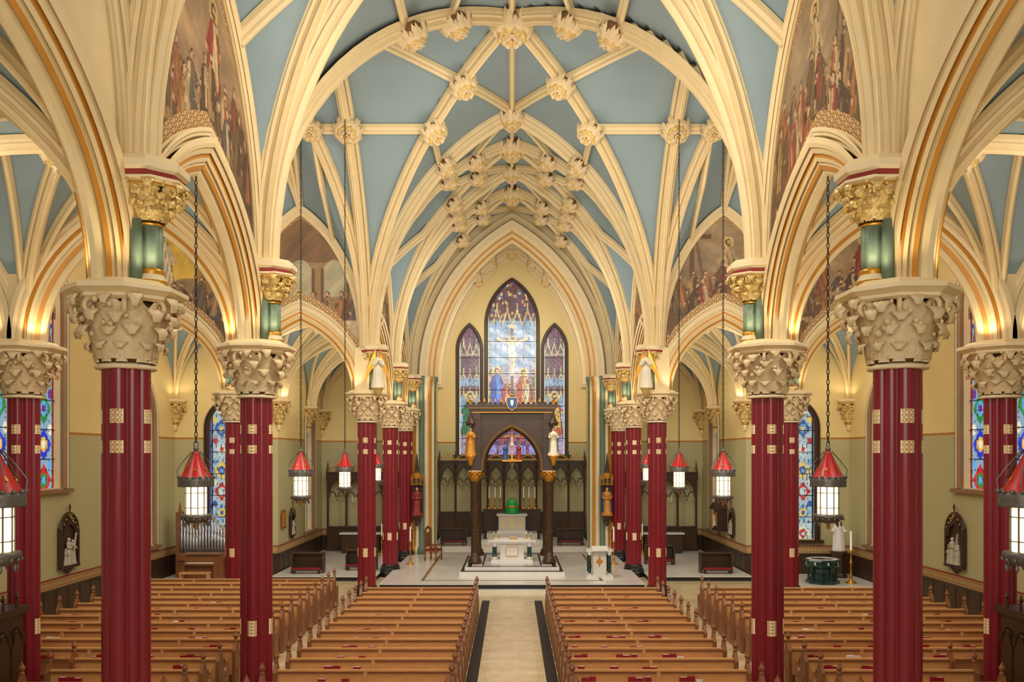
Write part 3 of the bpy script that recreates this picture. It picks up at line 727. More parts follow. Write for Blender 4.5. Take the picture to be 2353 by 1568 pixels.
# ------------------------------------------------------------------ pews
def pewmesh(Lx,seed):
    mb=MB(); r=random.Random(seed)
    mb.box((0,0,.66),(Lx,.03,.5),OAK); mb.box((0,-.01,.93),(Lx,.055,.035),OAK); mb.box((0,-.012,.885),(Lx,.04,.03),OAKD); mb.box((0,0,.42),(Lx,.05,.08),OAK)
    k=max(1,int(Lx/1.3))
    for i in range(1,k): mb.box((-Lx/2+Lx*i/k,-.012,.66),(.07,.045,.5),OAK)
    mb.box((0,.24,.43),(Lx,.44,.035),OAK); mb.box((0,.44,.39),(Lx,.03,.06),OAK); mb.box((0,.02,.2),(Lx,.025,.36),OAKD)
    mb.box((0,-.09,.69),(Lx-.3,.15,.018),OAK); mb.box((0,-.16,.715),(Lx-.3,.014,.06),OAKD)
    mb.box((0,-.32,.2),(Lx-.25,.16,.05),REDB); mb.box((0,-.32,.165),(Lx-.22,.17,.03),OAKD)
    for i in range(-k,k+1,2): mb.box((i*Lx/(2*k+1),-.3,.08),(.05,.14,.16),OAKD)
    x=-Lx/2+.3
    while x<Lx/2-.5:
        if r.random()<.5:
            for j in range(r.choice([1,2,2,3])):
                w=r.uniform(.12,.15); h=r.uniform(.08,.13)
                mb.box((x,-.085+.03*(j%2),.7+h/2),(w,.045,h),REDB if r.random()<.95 else PAPER); mb.box((x,-.085+.03*(j%2),.7+h-.004),(w*.9,.03,.012),REDB if r.random()<.6 else PAPER); x+=w+.012
        x+=r.uniform(.2,.6)
    poly=[(-.12,0),(.5,0),(.52,.1),(.46,.16),(.47,.5),(.5,.58),(.46,.66),(.36,.66),(.28,.6),(.18,.66),(.13,.78),(.14,.9),(.1,.98),(.06,1.05),(.02,1.12),(-.02,1.05),(-.06,.98),(-.11,.9),(-.12,.7)]
    for s in(-1,1):
        M=Matrix(((0,0,1,s*Lx/2-.035),(1,0,0,0),(0,1,0,0),(0,0,0,1)))
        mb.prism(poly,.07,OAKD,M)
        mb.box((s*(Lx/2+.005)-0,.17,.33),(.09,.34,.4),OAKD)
        c=(s*Lx/2,.02,0)
        mb.lathe([(.03,1.06),(.05,1.1),(.03,1.13),(.055,1.17),(.06,1.2),(.03,1.25),(.01,1.3)],6,OAKD,False,c=c)
    return mb.mesh('pew')
PW=[pewmesh(3.38,i) for i in range(4)]; PS=[pewmesh(2.9,i+10) for i in range(2)]; PT=[pewmesh(6.1,i+20) for i in range(3)]
for k in range(17):
    y=25.9-.9*k
    for s in(-1,1):
        inst(PW[(k*2+(s>0))%4],'pew',(s*2.76,y,0))
        if y>17.4: inst(PT[(k+(s>0))%3],'pew',(s*8.85,y,0))
        else: inst(PS[(k+(s>0))%2],'pew',(s*7.28,y,0))
for k in range(2): inst(PT[k],'pew',(-8.85,26.8+.9*k,0))

# ------------------------------------------------------------------ lanterns
lm=MB()
lm.lathe([(.27,.70),(.25,.73),(.16,.88),(.1,1.0),(.045,1.12),(.03,1.16)],16,[IRON]+[REDM]*4)
lm.sph((0,0,1.19),.045,IRON,8); lm.tube([(.035*math.cos(q),0,1.27+.05*math.sin(q)) for q in [2*pi*i/12 for i in range(12)]],.01,IRON,5,closed=True)
for i in range(16):
    a=2*pi*i/16; M=Matrix.Rotation(a,4,'Z'); lm.box((.27,0,.66),(.015,.07,.1),IRON,M); lm.sph((.275,0,.735),.025,IRON,6,M); lm.sph((.235,0,.06),.02,IRON,6,M)
for i in range(6):
    a=2*pi*i/6+.3; M=Matrix.Rotation(a,4,'Z')
    lm.tube([(.27,0,.72),(.29,0,.85),(.2,0,.98),(.06,0,1.15)],.008,IRON,5,M)
    for q in (0,pi/4): lm.box((0,0,0),(.05,.016,.01),GOLD,M@Matrix.Rotation(.26,4,'Z')@Matrix.Translation((.182,0,.86))@Matrix.Rotation(1.04,4,'Y')@Matrix.Rotation(q,4,'Z'))
lm.lathe([(.28,.58),(.285,.6),(.27,.64),(.285,.7),(.27,.72)],24,IRON)
lm.lathe([(.165,.12),(.165,.6)],20,GLOW)
for i in range(10):
    a=2*pi*i/10; lm.box((.17,0,.36),(.014,.016,.5),IRON,Matrix.Rotation(a,4,'Z'))
for zz in(.24,.48): lm.lathe([(.168,zz-.006),(.175,zz),(.168,zz+.006)],20,IRON)
lm.lathe([(.15,.0),(.2,.05),(.24,.08),(.235,.13),(.17,.14)],20,IRON)
lm.lathe([(.01,-.12),(.03,-.08),(.02,-.03),(.09,0),(.16,.03)],12,GOLD)
for i in range(8):
    a=2*pi*i/8; lm.lathe([(.004,-.07),(.02,-.03),(.008,.02)],6,IRON,c=(.2*math.cos(a),.2*math.sin(a),.0))
LM=lm.mesh('lantern_body')
def chain(h0,h1):
    mb=MB(); z=h0; k=0; st=.085
    while z<h1:
        P=[]
        for i in range(8):
            q=2*pi*i/8; x=.02*math.cos(q); zz=.052*math.sin(q)
            P.append((x if k%2 else 0,0 if k%2 else x,z+.04+zz))
        mb.tube(P,.008,CHAIN,4,closed=True); z+=st; k+=1
    return mb
for s in(-1,1):
    for (y,top,x) in((8.4,9.7,5.12),(13.75,9.7,5.12),(20.1,15.6,5.),(25.4,15.3,5.),(32.05,9.7,5.12)):
        e=empty('hanging_lantern',(s*x,y,3.9)); inst(LM,'lantern_body',(0,0,0),random.random(),e)
        chain(1.3,top-3.9).obj('chain',e)

# ------------------------------------------------------------------ figures
def figure(mb,h,robe,skin=SKIN,hair=HAIR,mantle=None,c=(0,0,0),rz=0,wings=None,arms='pray'):
    M=Matrix.Translation(c)@Matrix.Rotation(rz,4,'Z')
    pr=[(.0,.165),(.02,.17),(.15,.145),(.3,.125),(.45,.12),(.55,.108),(.62,.105),(.7,.118),(.78,.125),(.815,.1),(.835,.05),(.85,.04),(.87,.038)]
    def fn(a,t):
        k=t*(len(pr)-1); i=min(int(k),len(pr)-2); q=k-i; z=pr[i][0]*(1-q)+pr[i+1][0]*q; r=pr[i][1]*(1-q)+pr[i+1][1]*q
        th=a*2*pi; fo=1+(.10*math.sin(9*th+2*z)+.05*math.sin(5*th))*max(0,.75-z)
        return (r*1.12*fo*math.cos(th)*h,r*.78*fo*math.sin(th)*h,z*h)
    mb.grid(fn,37,25,robe,True,M)
    if mantle:
        def fm(a,t):
            z=.12+.7*t; th=-.25*pi+a*1.5*pi; r=(.15-.03*t)*(1+.06*math.sin(11*th)); r*= (1 if t<.85 else 1-(t-.85)*1.2)
            return (r*1.2*math.cos(th)*h,r*.88*math.sin(th)*h+.005*h,z*h)
        mb.grid(fm,30,14,mantle,True,M)
    mb.sph((0,-.005*h,.92*h),(.048*h,.056*h,.068*h),skin,12,M)
    mb.sph((0,.012*h,.935*h),(.055*h,.058*h,.066*h),hair,12,M); mb.sph((0,.03*h,.88*h),(.048*h,.035*h,.06*h),hair,8,M)
    mb.sph((0,-.062*h,.915*h),(.009*h,.012*h,.018*h),skin,6,M)
    for s in(-1,1):
        mb.sph((s*.018*h,-.052*h,.93*h),(.007*h,.006*h,.004*h),HAIR if skin is SKIN else skin,6,M)
        if arms=='pray': P=[(s*.12*h,0,.78*h),(s*.15*h,-.03*h,.64*h),(s*.09*h,-.12*h,.62*h),(s*.015*h,-.15*h,.70*h)]
        elif arms=='open': P=[(s*.12*h,0,.78*h),(s*.16*h,-.02*h,.64*h),(s*.2*h,-.1*h,.58*h),(s*.22*h,-.15*h,.62*h)]
        else: P=[(s*.12*h,0,.78*h),(s*.15*h,-.02*h,.64*h),(s*.08*h,-.11*h,.58*h),(-s*.01*h,-.13*h,.6*h)]
        mb.tube(P,[.042*h,.036*h,.03*h,.02*h],robe,8,M); mb.sph(P[-1],(.016*h,.014*h,.026*h),skin,8,M)
        x,y,z=P[-1]
        for f_ in range(4): mb.tube([(x+(f_-1.5)*.006*h,y-.005*h,z+.015*h),(x+(f_-1.5)*.006*h,y-.01*h,z+.045*h)],.0035*h,skin,4,M)
        mb.sph((s*.045*h,-.08*h,.005*h),(.022*h,.05*h,.014*h),skin,6,M)
        if wings:
            def fw(a,t,s=s):
                x=s*(.05+.24*math.sin(t*pi*.6)*a+.05*a); z=.98-.85*t*(.5+.5*a)+.14*math.sin(a*pi); y=.1+.06*a
                return (x*h,y*h,(z+.015*math.cos(a*30))*h)
            mb.grid(fw,12,12,wings,True,M)
for s in(-1,1):
    mb=MB(); figure(mb,1.2,WHITER,wings=GOLD); mb.lathe([(.03,-.3),(.1,-.15),(.2,-.02),(.22,0)],12,GOLDMIX)
    mb.obj('angel_statue',loc=(s*4.5,28.5,7.24),rz=s*-.25)
# ------------------------------------------------------------------ baldachin
bd=MB(); BW=1.5; y0,y1=34.3,37.1; zb=.59
for s in(-1,1):
    for y in(y0,y1):
        bd.lathe([(.27,zb),(.27,zb+.12),(.22,zb+.2),(.23,zb+.26),(.16,zb+.3),(.15,zb+.5),(.15,3.95),(.19,4.0)],12,BRONZE,c=(s*BW,y,0),rf=lambda a,z:1+.05*math.cos(6*a))
        for k in range(24):
            q=k*.9; bd.sph((s*BW+.15*math.cos(q),y+.15*math.sin(q),zb+.55+k*.135),.016,GOLD,5)
        capital(bd,3.95,4.35,.14,.3,GOLD,GOLD,c=(s*BW,y),abr=.3)
def canface(o,D,w):
    a=w-.22; pts=archpts(a,None,4.5,1.75,16); S=(-D[1],D[0])
    V=[];F=[]
    for d,z in pts: V+=[(o[0]+D[0]*d,o[1]+D[1]*d,z),(o[0]+D[0]*d,o[1]+D[1]*d,6.75)]
    for i in range(len(pts)-1): F.append((2*i,2*i+2,2*i+3,2*i+1))
    bd.add(V,F,DWOOD)
    for s in(-1,1):
        M=Matrix.Translation((o[0]+D[0]*s*(w-.05),o[1]+D[1]*s*(w-.05),5.55))@Matrix.Rotation(math.atan2(D[1],D[0]),4,'Z'); bd.box((0,0,0),(.36,.3,2.4),DWOOD,M)
    sweep(bd,archpts(a,4.35,4.5,1.75,16),smallprof(.09,.16),[DWOOD,GOLD,DWOOD,DWOOD,DWOOD,DWOOD,DWOOD,GOLD,DWOOD],o,D)
    for d in range(-6,7):
        t=d/6.6; x=a*t; z=4.5+1.75*Pn(t,1.75/a if 1.75/a>1 else 1); bd.sph((o[0]+D[0]*x*.93,o[1]+D[1]*x*.93,z-.14),.035,GOLD,6)
    for i in range(-6,7):
        for j in range(5):
            x=i*.23+(.11 if j%2 else 0); z=5.0+j*.36
            if (abs(x)<a and z>4.75+1.75*Pn(x/a,1.3)+.1) or (abs(x)>a and abs(x)<w):
                off=.17 if abs(x)>a-.05 else .0
                M=Matrix.Translation((o[0]+D[0]*x-S[0]*off,o[1]+D[1]*x-S[1]*off,z))
                bd.lathe([(.001,-.07),(.035,0),(.001,.07)],4,GOLD,False,M)
canface((0,y0),(1,0),BW); canface((0,y1),(-1,0),BW); ym=(y0+y1)/2
canface((BW,ym),(0,1),(y1-y0)/2); canface((-BW,ym),(0,-1),(y1-y0)/2)
bd.box((0,ym,6.72),(3.1,2.9,.08),DWOOD)
for (zc,ww,hh,m) in((6.7,.06,.04,GOLD),(6.78,.14,.12,DWOOD),(6.87,.26,.03,GOLD),(6.95,.34,.14,DWOOD)):
    bd.box((0,ym,zc),(2*BW+.3+ww,y1-y0+.3+ww,hh),m)
for i in range(17):
    x=-1.76+i*.22
    for yy in(y0-.3,y1+.3):
        bd.box((x,yy,7.13),(.03,.03,.2),GOLD); bd.box((x,yy,7.15),(.1,.03,.025),GOLD); bd.sph((x,yy,7.25),.025,GOLD,5)
    bd.box((x,y0-.3,7.05),(.12,.03,.1),DWOOD)
for i in range(13):
    yy=y0-.2+i*.26
    for x in(-1.78,1.78): bd.box((x,yy,7.12),(.03,.03,.2),GOLD); bd.sph((x,yy,7.24),.03,GOLD,5)
shield=[(-.2,.22),(.2,.22),(.2,-.02),(.12,-.18),(0,-.27),(-.12,-.18),(-.2,-.02)]
Mx=Matrix(((1,0,0,0),(0,0,-1,y0-.34),(0,1,0,7.05),(0,0,0,1)))
bd.prism([(a*1.15,b*1.12) for a,b in shield],.03,GOLD,Mx); bd.prism(shield,.05,BLUER,Mx); bd.prism([(a*.3,b*.5+.02) for a,b in shield],.065,WAX,Mx)
bd.tube([(0,y0-.33,7.32),(0,y0-.33,7.5)],.02,GOLD,5); bd.sph((0,y0-.33,7.38),.07,GOLD,8)
figure(bd,1.15,GOLDP,mantle=GOLD,c=(-1.66,y0-.3,4.95)); figure(bd,1.15,WHITER,mantle=GREENP,c=(1.66,y0-.3,4.95))
for s in(-1,1): bd.lathe([(.05,4.55),(.12,4.75),(.2,4.9),(.22,4.96)],10,GOLD,c=(s*1.66,y0-.3,0)); bd.lathe([(.16,6.15),(.2,6.25),(.1,6.45),(.02,6.75)],8,BRONZE,False,c=(s*1.66,y0-.3,0))
bd.obj('altar_baldachin')
cr=MB(); cr.box((0,0,.55),(.07,.04,1.3),GOLD); cr.box((0,0,.9),(.7,.04,.07),GOLD); cr.sph((0,0,1.22),.06,GOLD,8); cr.sph((.36,0,.9),.055,GOLD,8); cr.sph((-.36,0,.9),.055,GOLD,8)
cr.tube([(0,-.06,1.0),(0,-.07,.85),(0,-.07,.65),(0,-.08,.6)],[.03,.075,.055,.06],SKIN,8); cr.tube([(-.02,-.07,.6),(-.03,-.1,.38),(-.01,-.06,.18)],[.035,.03,.02],SKIN,8); cr.tube([(.03,-.07,.6),(.04,-.1,.38),(.01,-.06,.18)],[.035,.03,.02],SKIN,8)
cr.sph((.01,-.08,1.04),(.045,.045,.06),SKIN,8); cr.sph((.01,-.05,1.07),(.05,.04,.05),HAIR,8); cr.tube([(-.32,-.05,.93),(-.16,-.06,.88),(-.05,-.07,.92)],[.014,.02,.03],SKIN,6); cr.tube([(.32,-.05,.93),(.16,-.06,.88),(.05,-.07,.92)],[.014,.02,.03],SKIN,6); cr.box((0,-.08,.58),(.13,.08,.12),WHITER)
figure(cr,.62,BLUER,c=(-.28,0,-.05)); figure(cr,.62,REDR,c=(.28,0,-.05)); cr.box((0,0,-.1),(.8,.1,.07),GOLD)
cr.tube([(0,0,1.25),(0,0,1.35)],.012,CHAIN,5)
cr.tube([(-.36,0,-.05),(-.1,0,.0),(0,0,-.4),(.1,0,0),(.36,0,-.05)],.02,GOLD,5)
cr.obj('hanging_crucifix',loc=(0,y0+.3,4.85))
# ------------------------------------------------------------------ altars
al=MB(); al.box((0,0,.86),(1.95,.95,.09),WMARB); al.box((0,0,.79),(1.8,.85,.06),WMARB); al.box((0,0,.05),(1.7,.8,.1),WMARB)
for s in(-1,1):
    for y in(-.3,.3): al.lathe([(.12,.1),(.12,.16),(.085,.2),(.085,.62),(.12,.68),(.12,.76)],12,[WMARB,WMARB,GMARB,WMARB,WMARB],c=(s*.72,y,0))
    al.box((s*.42,0,.42),(.12,.6,.66),WMARB)
al.box((0,0,.42),(.75,.55,.66),WMARB); al.box((0,-.29,.42),(.5,.03,.4),GOLDP); al.box((0,-.31,.42),(.46,.02,.36),WMARB)
al.box((0,.0,.91),(1.5,.9,.012),PAPER); al.box((.05,-.1,.95),(.34,.26,.06),GOLD); al.box((.05,-.1,.985),(.3,.22,.01),PAPER)
for x in(-.75,-.55,.6,.78): al.lathe([(.06,.91),(.05,.93),(.015,.96),(.015,1.05),(.04,1.08),(.012,1.1),(.012,1.2)],8,[GOLD]*5+[WAX],c=(x,0,0))
al.obj('altar_table',loc=(0,35.2,.59))
ha=MB(); ha.box((0,0,.45),(1.4,.7,.86),WMARB); ha.box((0,0,.9),(1.6,.85,.1),WMARB); ha.box((0,0,.04),(1.6,.8,.08),WMARB)
for x in(-.45,0,.45):
    ha.box((x,-.36,.46),(.36,.03,.56),CREAM2); sweep(ha,archpts(.14,.25,.5,.18,6),smallprof(.02,.03),WMARB,(x,-.38),(1,0))
ha.box((0,.62,.55),(3.0,.4,1.1),DWOOD); ha.box((0,.62,1.12),(3.1,.5,.06),BRONZE)
ha.obj('high_altar',loc=(0,44.6,.94))
tb=MB(); tb.lathe([(.36,0),(.35,.05),(.33,.4),(.26,.6),(.14,.74),(.05,.8)],28,GREENC,rf=lambda a,z:1+.05*math.cos(14*a)*(1-z)); tb.lathe([(.355,.33),(.36,.38),(.335,.42)],24,GOLD); tb.lathe([(.06,.78),(.09,.84),(.04,.9),(.015,.95)],10,GOLD); tb.box((0,0,1.03),(.03,.03,.2),GOLD); tb.box((0,0,1.05),(.12,.03,.03),GOLD)
tb.obj('veiled_tabernacle',loc=(0,44.6,1.895))
cs=MB(); cs.lathe([(.11,0),(.1,.04),(.04,.08),(.03,.16),(.06,.2),(.025,.26),(.02,.45),(.05,.5),(.02,.54),(.09,.58),(.09,.6),(.022,.61),(.022,1.15),(.003,1.2)],12,[GOLD]*11+[WAX]*2)
CS=cs.mesh('altar_candlestick')
for x in(-1.22,-.9,-.62,.62,.9,1.22): inst(CS,'altar_candlestick',(x,45.22,2.09))
def screen(name,x0,x1,y,z0,z1,n,base=1.2):
    mb=MB(); w=(x1-x0)/n
    for i in range(n+1):
        x=x0+w*i; mb.lathe([(.09,z0),(.09,z0+.2),(.055,z0+.25),(.055,z1-.5),(.09,z1-.45),(.09,z1-.1),(.06,z1+.1),(.015,z1+.45)],8,DWOOD,False,c=(x,y,0)); mb.sph((x,y,z1+.47),.04,GOLD,6)
    mb.box(((x0+x1)/2,y,z1-.12),(x1-x0,.16,.1),DWOOD); mb.box(((x0+x1)/2,y-.06,z1-.04),(x1-x0,.16,.03),GOLD)
    if base: mb.box(((x0+x1)/2,y,z0+base/2),(x1-x0,.08,base),DWOOD); mb.box(((x0+x1)/2,y,z0+base),(x1-x0,.16,.08),DWOOD)
    for i in range(n):
        x=x0+w*(i+.5); rise=w*.8; zs=z1-.35-rise
        sweep(mb,archpts(w/2-.04,None,zs,rise,8),smallprof(.05,.09),DWOOD,(x,y),(1,0))
        pts=archpts(w/2-.04,None,zs,rise,8); V=[];F=[]
        for d,z in pts: V+=[(x+d,y,z),(x+d,y,z1-.1)]
        for k in range(len(pts)-1): F.append((2*k,2*k+2,2*k+3,2*k+1))
        mb.add(V,F,DWOOD)
        for s in(-1,1):
            sweep(mb,archpts(w/4-.03,None,zs-.25,w*.35,6),smallprof(.025,.05),DWOOD,(x+s*w/4,y),(1,0)); mb.lathe([(.005,zs-.45),(.03,zs-.38),(.01,zs-.3)],6,GOLD,c=(x,y,0))
        sweep(mb,archpts(w/2-.02,None,z1-.05,.28,6,1.5),smallprof(.025,.04),GOLD,(x,y-.05),(1,0)); mb.sph((x,y,z1+.27),.04,GOLD,6)
        if base:
            for q in(-.25,.25): mb.box((x+q*w,y-.05,z0+base/2),(w*.36,.03,base*.7),BRONZE)
        for k in range(4): mb.sph((x-w*.36+k*w*.24,y-.05,z1+.04),.03,GOLD,5)
    return mb.obj(name)
screen('reredos_screen',-3.95,3.95,46.3,.5,4.75,9,1.35)
for s in(-1,1):
    xs=sorted([s*5.5,s*9.2]); screen('chapel_screen',xs[0],xs[1],42.4,.18,4.2,4,1.2)
    mb=MB()
    mb.lathe([(.2,0),(.18,.05),(.04,.1),(.03,1.0),(.08,1.05),(.03,1.1),(.03,1.5)],10,GOLD)
    for k in range(7):
        x=(k-3)*.14; mb.tube([(0,0,1.0+.02*abs(k-3)),(x*.6,0,1.05),(x,0,1.35),(x,0,1.45)],.014,GOLD,5); mb.lathe([(.03,1.44),(.03,1.47),(.014,1.48),(.014,1.75)],6,[GOLD,GOLD,WAX],c=(x,0,0))
    mb.obj('candelabrum',loc=(s*7.4,41.6,1.18)); mb=MB()
    mb.box((0,0,.48),(1.8,.6,.9),DWOOD); mb.box((0,0,.96),(2.0,.7,.07),WMARB)
    for k in range(3): mb.box((-.6+k*.6,-.31,.48),(.45,.03,.6),BRONZE)
    mb.obj('side_altar',loc=(s*7.4,41.6,.185))
for s in(-1,1):
    mb=MB(); figure(mb,1.35,REDR if s<0 else GOLDP,mantle=BRONZE if s<0 else BLUER,arms='hold')
    mb.lathe([(.02,-.5),(.12,-.35),(.1,-.25),(.26,-.05),(.27,0)],8,BRONZE,False)
    mb.lathe([(.27,1.45),(.29,1.5),(.27,1.62),(.18,1.75),(.16,2.0),(.1,2.1),(.02,2.9)],8,[GOLD,DWOOD,DWOOD,GOLD,DWOOD,DWOOD],False)
    for k in range(8):
        a=pi*k/4; mb.lathe([(.03,1.42),(.03,1.72),(.005,1.95)],5,GOLD,False,c=(.27*math.cos(a),.27*math.sin(a),0))
    for x in(-.24,.24): mb.box((x,.2,.75),(.04,.04,1.5),DWOOD)
    mb.box((0,.24,.75),(.5,.03,1.5),DWOOD)
    mb.obj('canopied_saint_statue',loc=(s*4.42,39.5,2.15))
am=MB(); am.box((0,0,.05),(1.0,.75,.1),WMARB); am.box((0,0,.55),(.5,.4,.95),WMARB); am.box((0,0,1.03),(1.0,.7,.08),WMARB)
for s in(-1,1):
    for y in(-.25,.25): am.lathe([(.09,.1),(.06,.16),(.06,.85),(.09,.92),(.09,1.0)],10,[WMARB,GMARB,WMARB,WMARB],c=(s*.38,y,0))
am.lathe([(.001,-.01),(.15,0),(.001,.01)],4,GOLDP,False,Matrix.Translation((0,-.21,.6))@Matrix.Rotation(pi/2,4,'X')); am.box((0,-.21,.6),(.03,.03,.4),GOLDP); am.box((0,.02,1.15),(.6,.45,.04),WMARB,Matrix.Rotation(.3,4,'X'))
am.obj('marble_ambo',loc=(3.35,32.7,.3))
def chairm():
    mb=MB()
    for s in(-1,1):
        for y in(-.28,.28): mb.lathe([(.035,0),(.045,.1),(.03,.2),(.04,.4),(.03,.45)],8,OAKD,c=(s*.3,y,0))
        mb.box((s*.3,.28,.9),(.06,.06,.95),OAKD); mb.sph((s*.3,.28,1.4),.05,OAKD,8); mb.box((s*.3,0,.68),(.06,.6,.05),OAKD); mb.box((s*.3,-.27,.56),(.05,.05,.25),OAKD)
    mb.box((0,0,.45),(.66,.62,.07),OAKD); mb.box((0,-.01,.51),(.56,.52,.06),REDB); mb.box((0,.28,.95),(.5,.04,.7),OAKD); sweep(mb,archpts(.3,None,1.3,.25,8,1.0),smallprof(.05,.08),OAKD,(0,.28),(1,0)); mb.sph((0,.28,1.58),.05,OAKD,8)
    return mb.mesh('sanctuary_chair')
CH=chairm(); inst(CH,'sanctuary_chair',(-3.5,37.8,.3),pi/2.6,scale=.95)
st=MB(); st.lathe([(.2,0),(.19,.04),(.06,.1),(.04,.2),(.07,.28),(.03,.35),(.03,.7),(.07,.75),(.03,.8),(.03,1.1),(.1,1.16),(.1,1.19),(.04,1.2),(.04,1.85),(.004,1.92)],12,[GOLD]*12+[WAX]*2)
ST=st.mesh('candle_stand')
inst(ST,'candle_stand',(-4.35,36.3,.3),scale=.85); inst(ST,'candle_stand',(4.35,36.3,.3),scale=.85); inst(ST,'candle_stand',(12.9,32.3,.1),scale=1.05)
inst(ST,'candle_stand',(-6.2,40.4,.19),scale=.8); inst(ST,'candle_stand',(6.2,40.4,.19),scale=.8)
bn=MB()
for s in(-1,1):
    bn.prism([(-.22,0),(.22,0),(.2,.75),(.08,.85),(-.22,.6)],.06,DWOOD,Matrix(((0,0,1,s*.62-.03),(1,0,0,0),(0,1,0,0),(0,0,0,1))))
bn.box((0,.1,.78),(1.25,.36,.04),DWOOD); bn.box((0,.17,.45),(1.25,.03,.6),DWOOD); bn.box((0,-.3,.16),(1.2,.3,.05),DWOOD); bn.box((0,-.3,.2),(1.15,.26,.04),REDB)
for s in(-1,1): bn.box((s*.5,-.3,.07),(.06,.26,.14),DWOOD)
BN=bn.mesh('kneeler_bench')
for (x,y,z) in((-8.3,34.6,.19),(8.3,34.6,.19),(-6.3,35.6,.19),(6.5,37.4,.19),(-2.9,42.3,.5),(2.9,42.3,.5)): inst(BN,'kneeler_bench',(x,y,z))
fo=MB(); fo.lathe([(.62,0),(.62,.1),(.45,.16),(.4,.45),(.45,.55),(.62,.66),(.66,.7),(.66,.86),(.62,.92)],8,[GMARB]*8,False,rot=pi/8); fo.lathe([(.6,.9),(.6,.93),(.5,.94),(.48,.88),(.1,.86)],8,[WMARB,WMARB,WMARB,BLUE],False,rot=pi/8)
for k in range(8):
    a=k*pi/4; fo.lathe([(.07,.1),(.045,.15),(.045,.6),(.07,.66)],8,GMARB,c=(.5*math.cos(a+pi/8),.5*math.sin(a+pi/8),0))
    M=Matrix.Rotation(a,4,'Z'); fo.box((.61,0,.78),(.02,.06,.1),WMARB,M)
fo.obj('baptismal_font',loc=(11.85,32.4,.1))
ws=MB(); figure(ws,1.3,STONEW,STONEW,STONEW,mantle=STONEW,c=(0,0,1.05),arms='open'); ws.lathe([(.34,0),(.34,.1),(.26,.18),(.24,.8),(.3,.9),(.34,.95),(.34,1.05)],8,DWOOD,False,rot=pi/8)
ws.obj('marble_saint_statue',loc=(13.05,33.9,.1),rz=-.3)
og=MB(); og.box((0,.2,.35),(2.3,.9,.7),OAKD); og.box((0,-.3,.85),(2.3,.1,.3),OAKD)
for i in range(19):
    x=-1.1+i*.122; hh=1.0+.55*abs(math.cos(i*pi/9)); og.lathe([(.012,.7),(.05,1.0),(.05,1.0+hh),(.045,1.0+hh)],8,PIPE,c=(x,.0,0)); og.box((x,-.05,1.08),(.04,.02,.05),LEAD)
for s in(-1,1): og.box((s*1.2,.1,1.3),(.12,.6,2.6),OAKD); og.lathe([(.09,2.55),(.06,2.7),(.01,3.0)],6,OAKD,False,c=(s*1.2,.1,0))
og.box((0,.1,1.75),(2.3,.08,.07),OAKD)
og.obj('pipe_organ',loc=(-12.1,33.9,.1))
oc=MB(); oc.box((0,0,.5),(1.3,.6,1.0),OAKD); oc.box((0,-.4,.72),(1.2,.35,.06),OAKD); oc.box((0,-.42,.76),(1.0,.16,.02),WAX); oc.box((0,-.1,1.08),(1.4,.5,.05),OAKD); oc.box((0,-.95,.45),(1.1,.35,.05),OAK)
for s in(-1,1): oc.box((s*.5,-.95,.22),(.05,.3,.44),OAK); oc.box((s*.58,-.4,.36),(.06,.3,.72),OAKD)
oc.obj('organ_console',loc=(-11.9,32.8,.1))
def station():
    mb=MB(); mb.box((0,0,.9),(1.2,.06,1.4),BRONZE)
    for s in(-1,1): mb.box((s*.58,-.08,.85),(.1,.14,1.3),DWOOD); mb.lathe([(.06,1.5),(.08,1.55),(.02,1.85)],6,DWOOD,False,c=(s*.58,-.08,0))
    mb.box((0,-.08,.15),(1.3,.16,.12),DWOOD); mb.prism([(-.4,.1),(0,-.12),(.4,.1)],.08,DWOOD,Matrix(((1,0,0,0),(0,0,-1,0),(0,1,0,0),(0,0,0,1))))
    sweep(mb,archpts(.52,None,1.25,.55,10),smallprof(.08,.12),DWOOD,(0,-.08),(1,0)); sweep(mb,archpts(.6,None,1.45,.7,8),smallprof(.06,.08),DWOOD,(0,-.08),(1,0))
    mb.prism([(-.6,1.45),(.6,1.45),(0,2.15)],.05,DWOOD,Matrix(((1,0,0,0),(0,0,-1,.02),(0,1,0,0),(0,0,0,1))))
    for k in range(4):
        for s in(-1,1): mb.sph((s*(.55-.15*k),-.1,1.55+.17*k),.045,GOLD,6)
    mb.box((0,-.1,2.3),(.04,.04,.3),DWOOD); mb.box((0,-.1,2.33),(.18,.04,.04),DWOOD)
    figure(mb,1.0,STONEG,STONEG,STONEG,c=(-.1,-.12,.22)); figure(mb,.9,STONEG,STONEG,STONEG,mantle=STONEG,c=(.22,-.1,.22)); figure(mb,.62,STONEG,STONEG,STONEG,c=(-.34,-.13,.22))
    mb.box((0,-.16,1.0),(.05,.05,.8),STONEG,Matrix.Rotation(.25,4,'Y'))
    return mb.mesh('station_of_the_cross')
SM=station()
for (x,y,r,k) in((-XW+.06,26.4,pi/2,.84),(XW-.06,26.4,-pi/2,.84),(-XW+.06,20.5,pi/2,.84),(XW-.06,20.5,-pi/2,.84),(-9.6,37.0,pi/2,.6),(9.6,37.0,-pi/2,.6)):
    inst(SM,'station_of_the_cross',(x,y,1.4),r,scale=k)
wsn=MB(); wsn.box((0,0,.6),(.8,.4,.9),DWOOD); wsn.lathe([(.6,1.05),(.5,1.15),(.02,1.7)],4,DWOOD,False,rot=pi/4); wsn.box((0,0,.1),(.9,.5,.1),DWOOD); wsn.box((0,-.21,.6),(.55,.02,.65),GOLDP); figure(wsn,.6,WHITER,c=(0,-.25,.28)); wsn.sph((0,0,1.72),.05,GOLD,6)
wsn.obj('wooden_wall_shrine',loc=(9.4,38.4,1.5),rz=-pi/2)
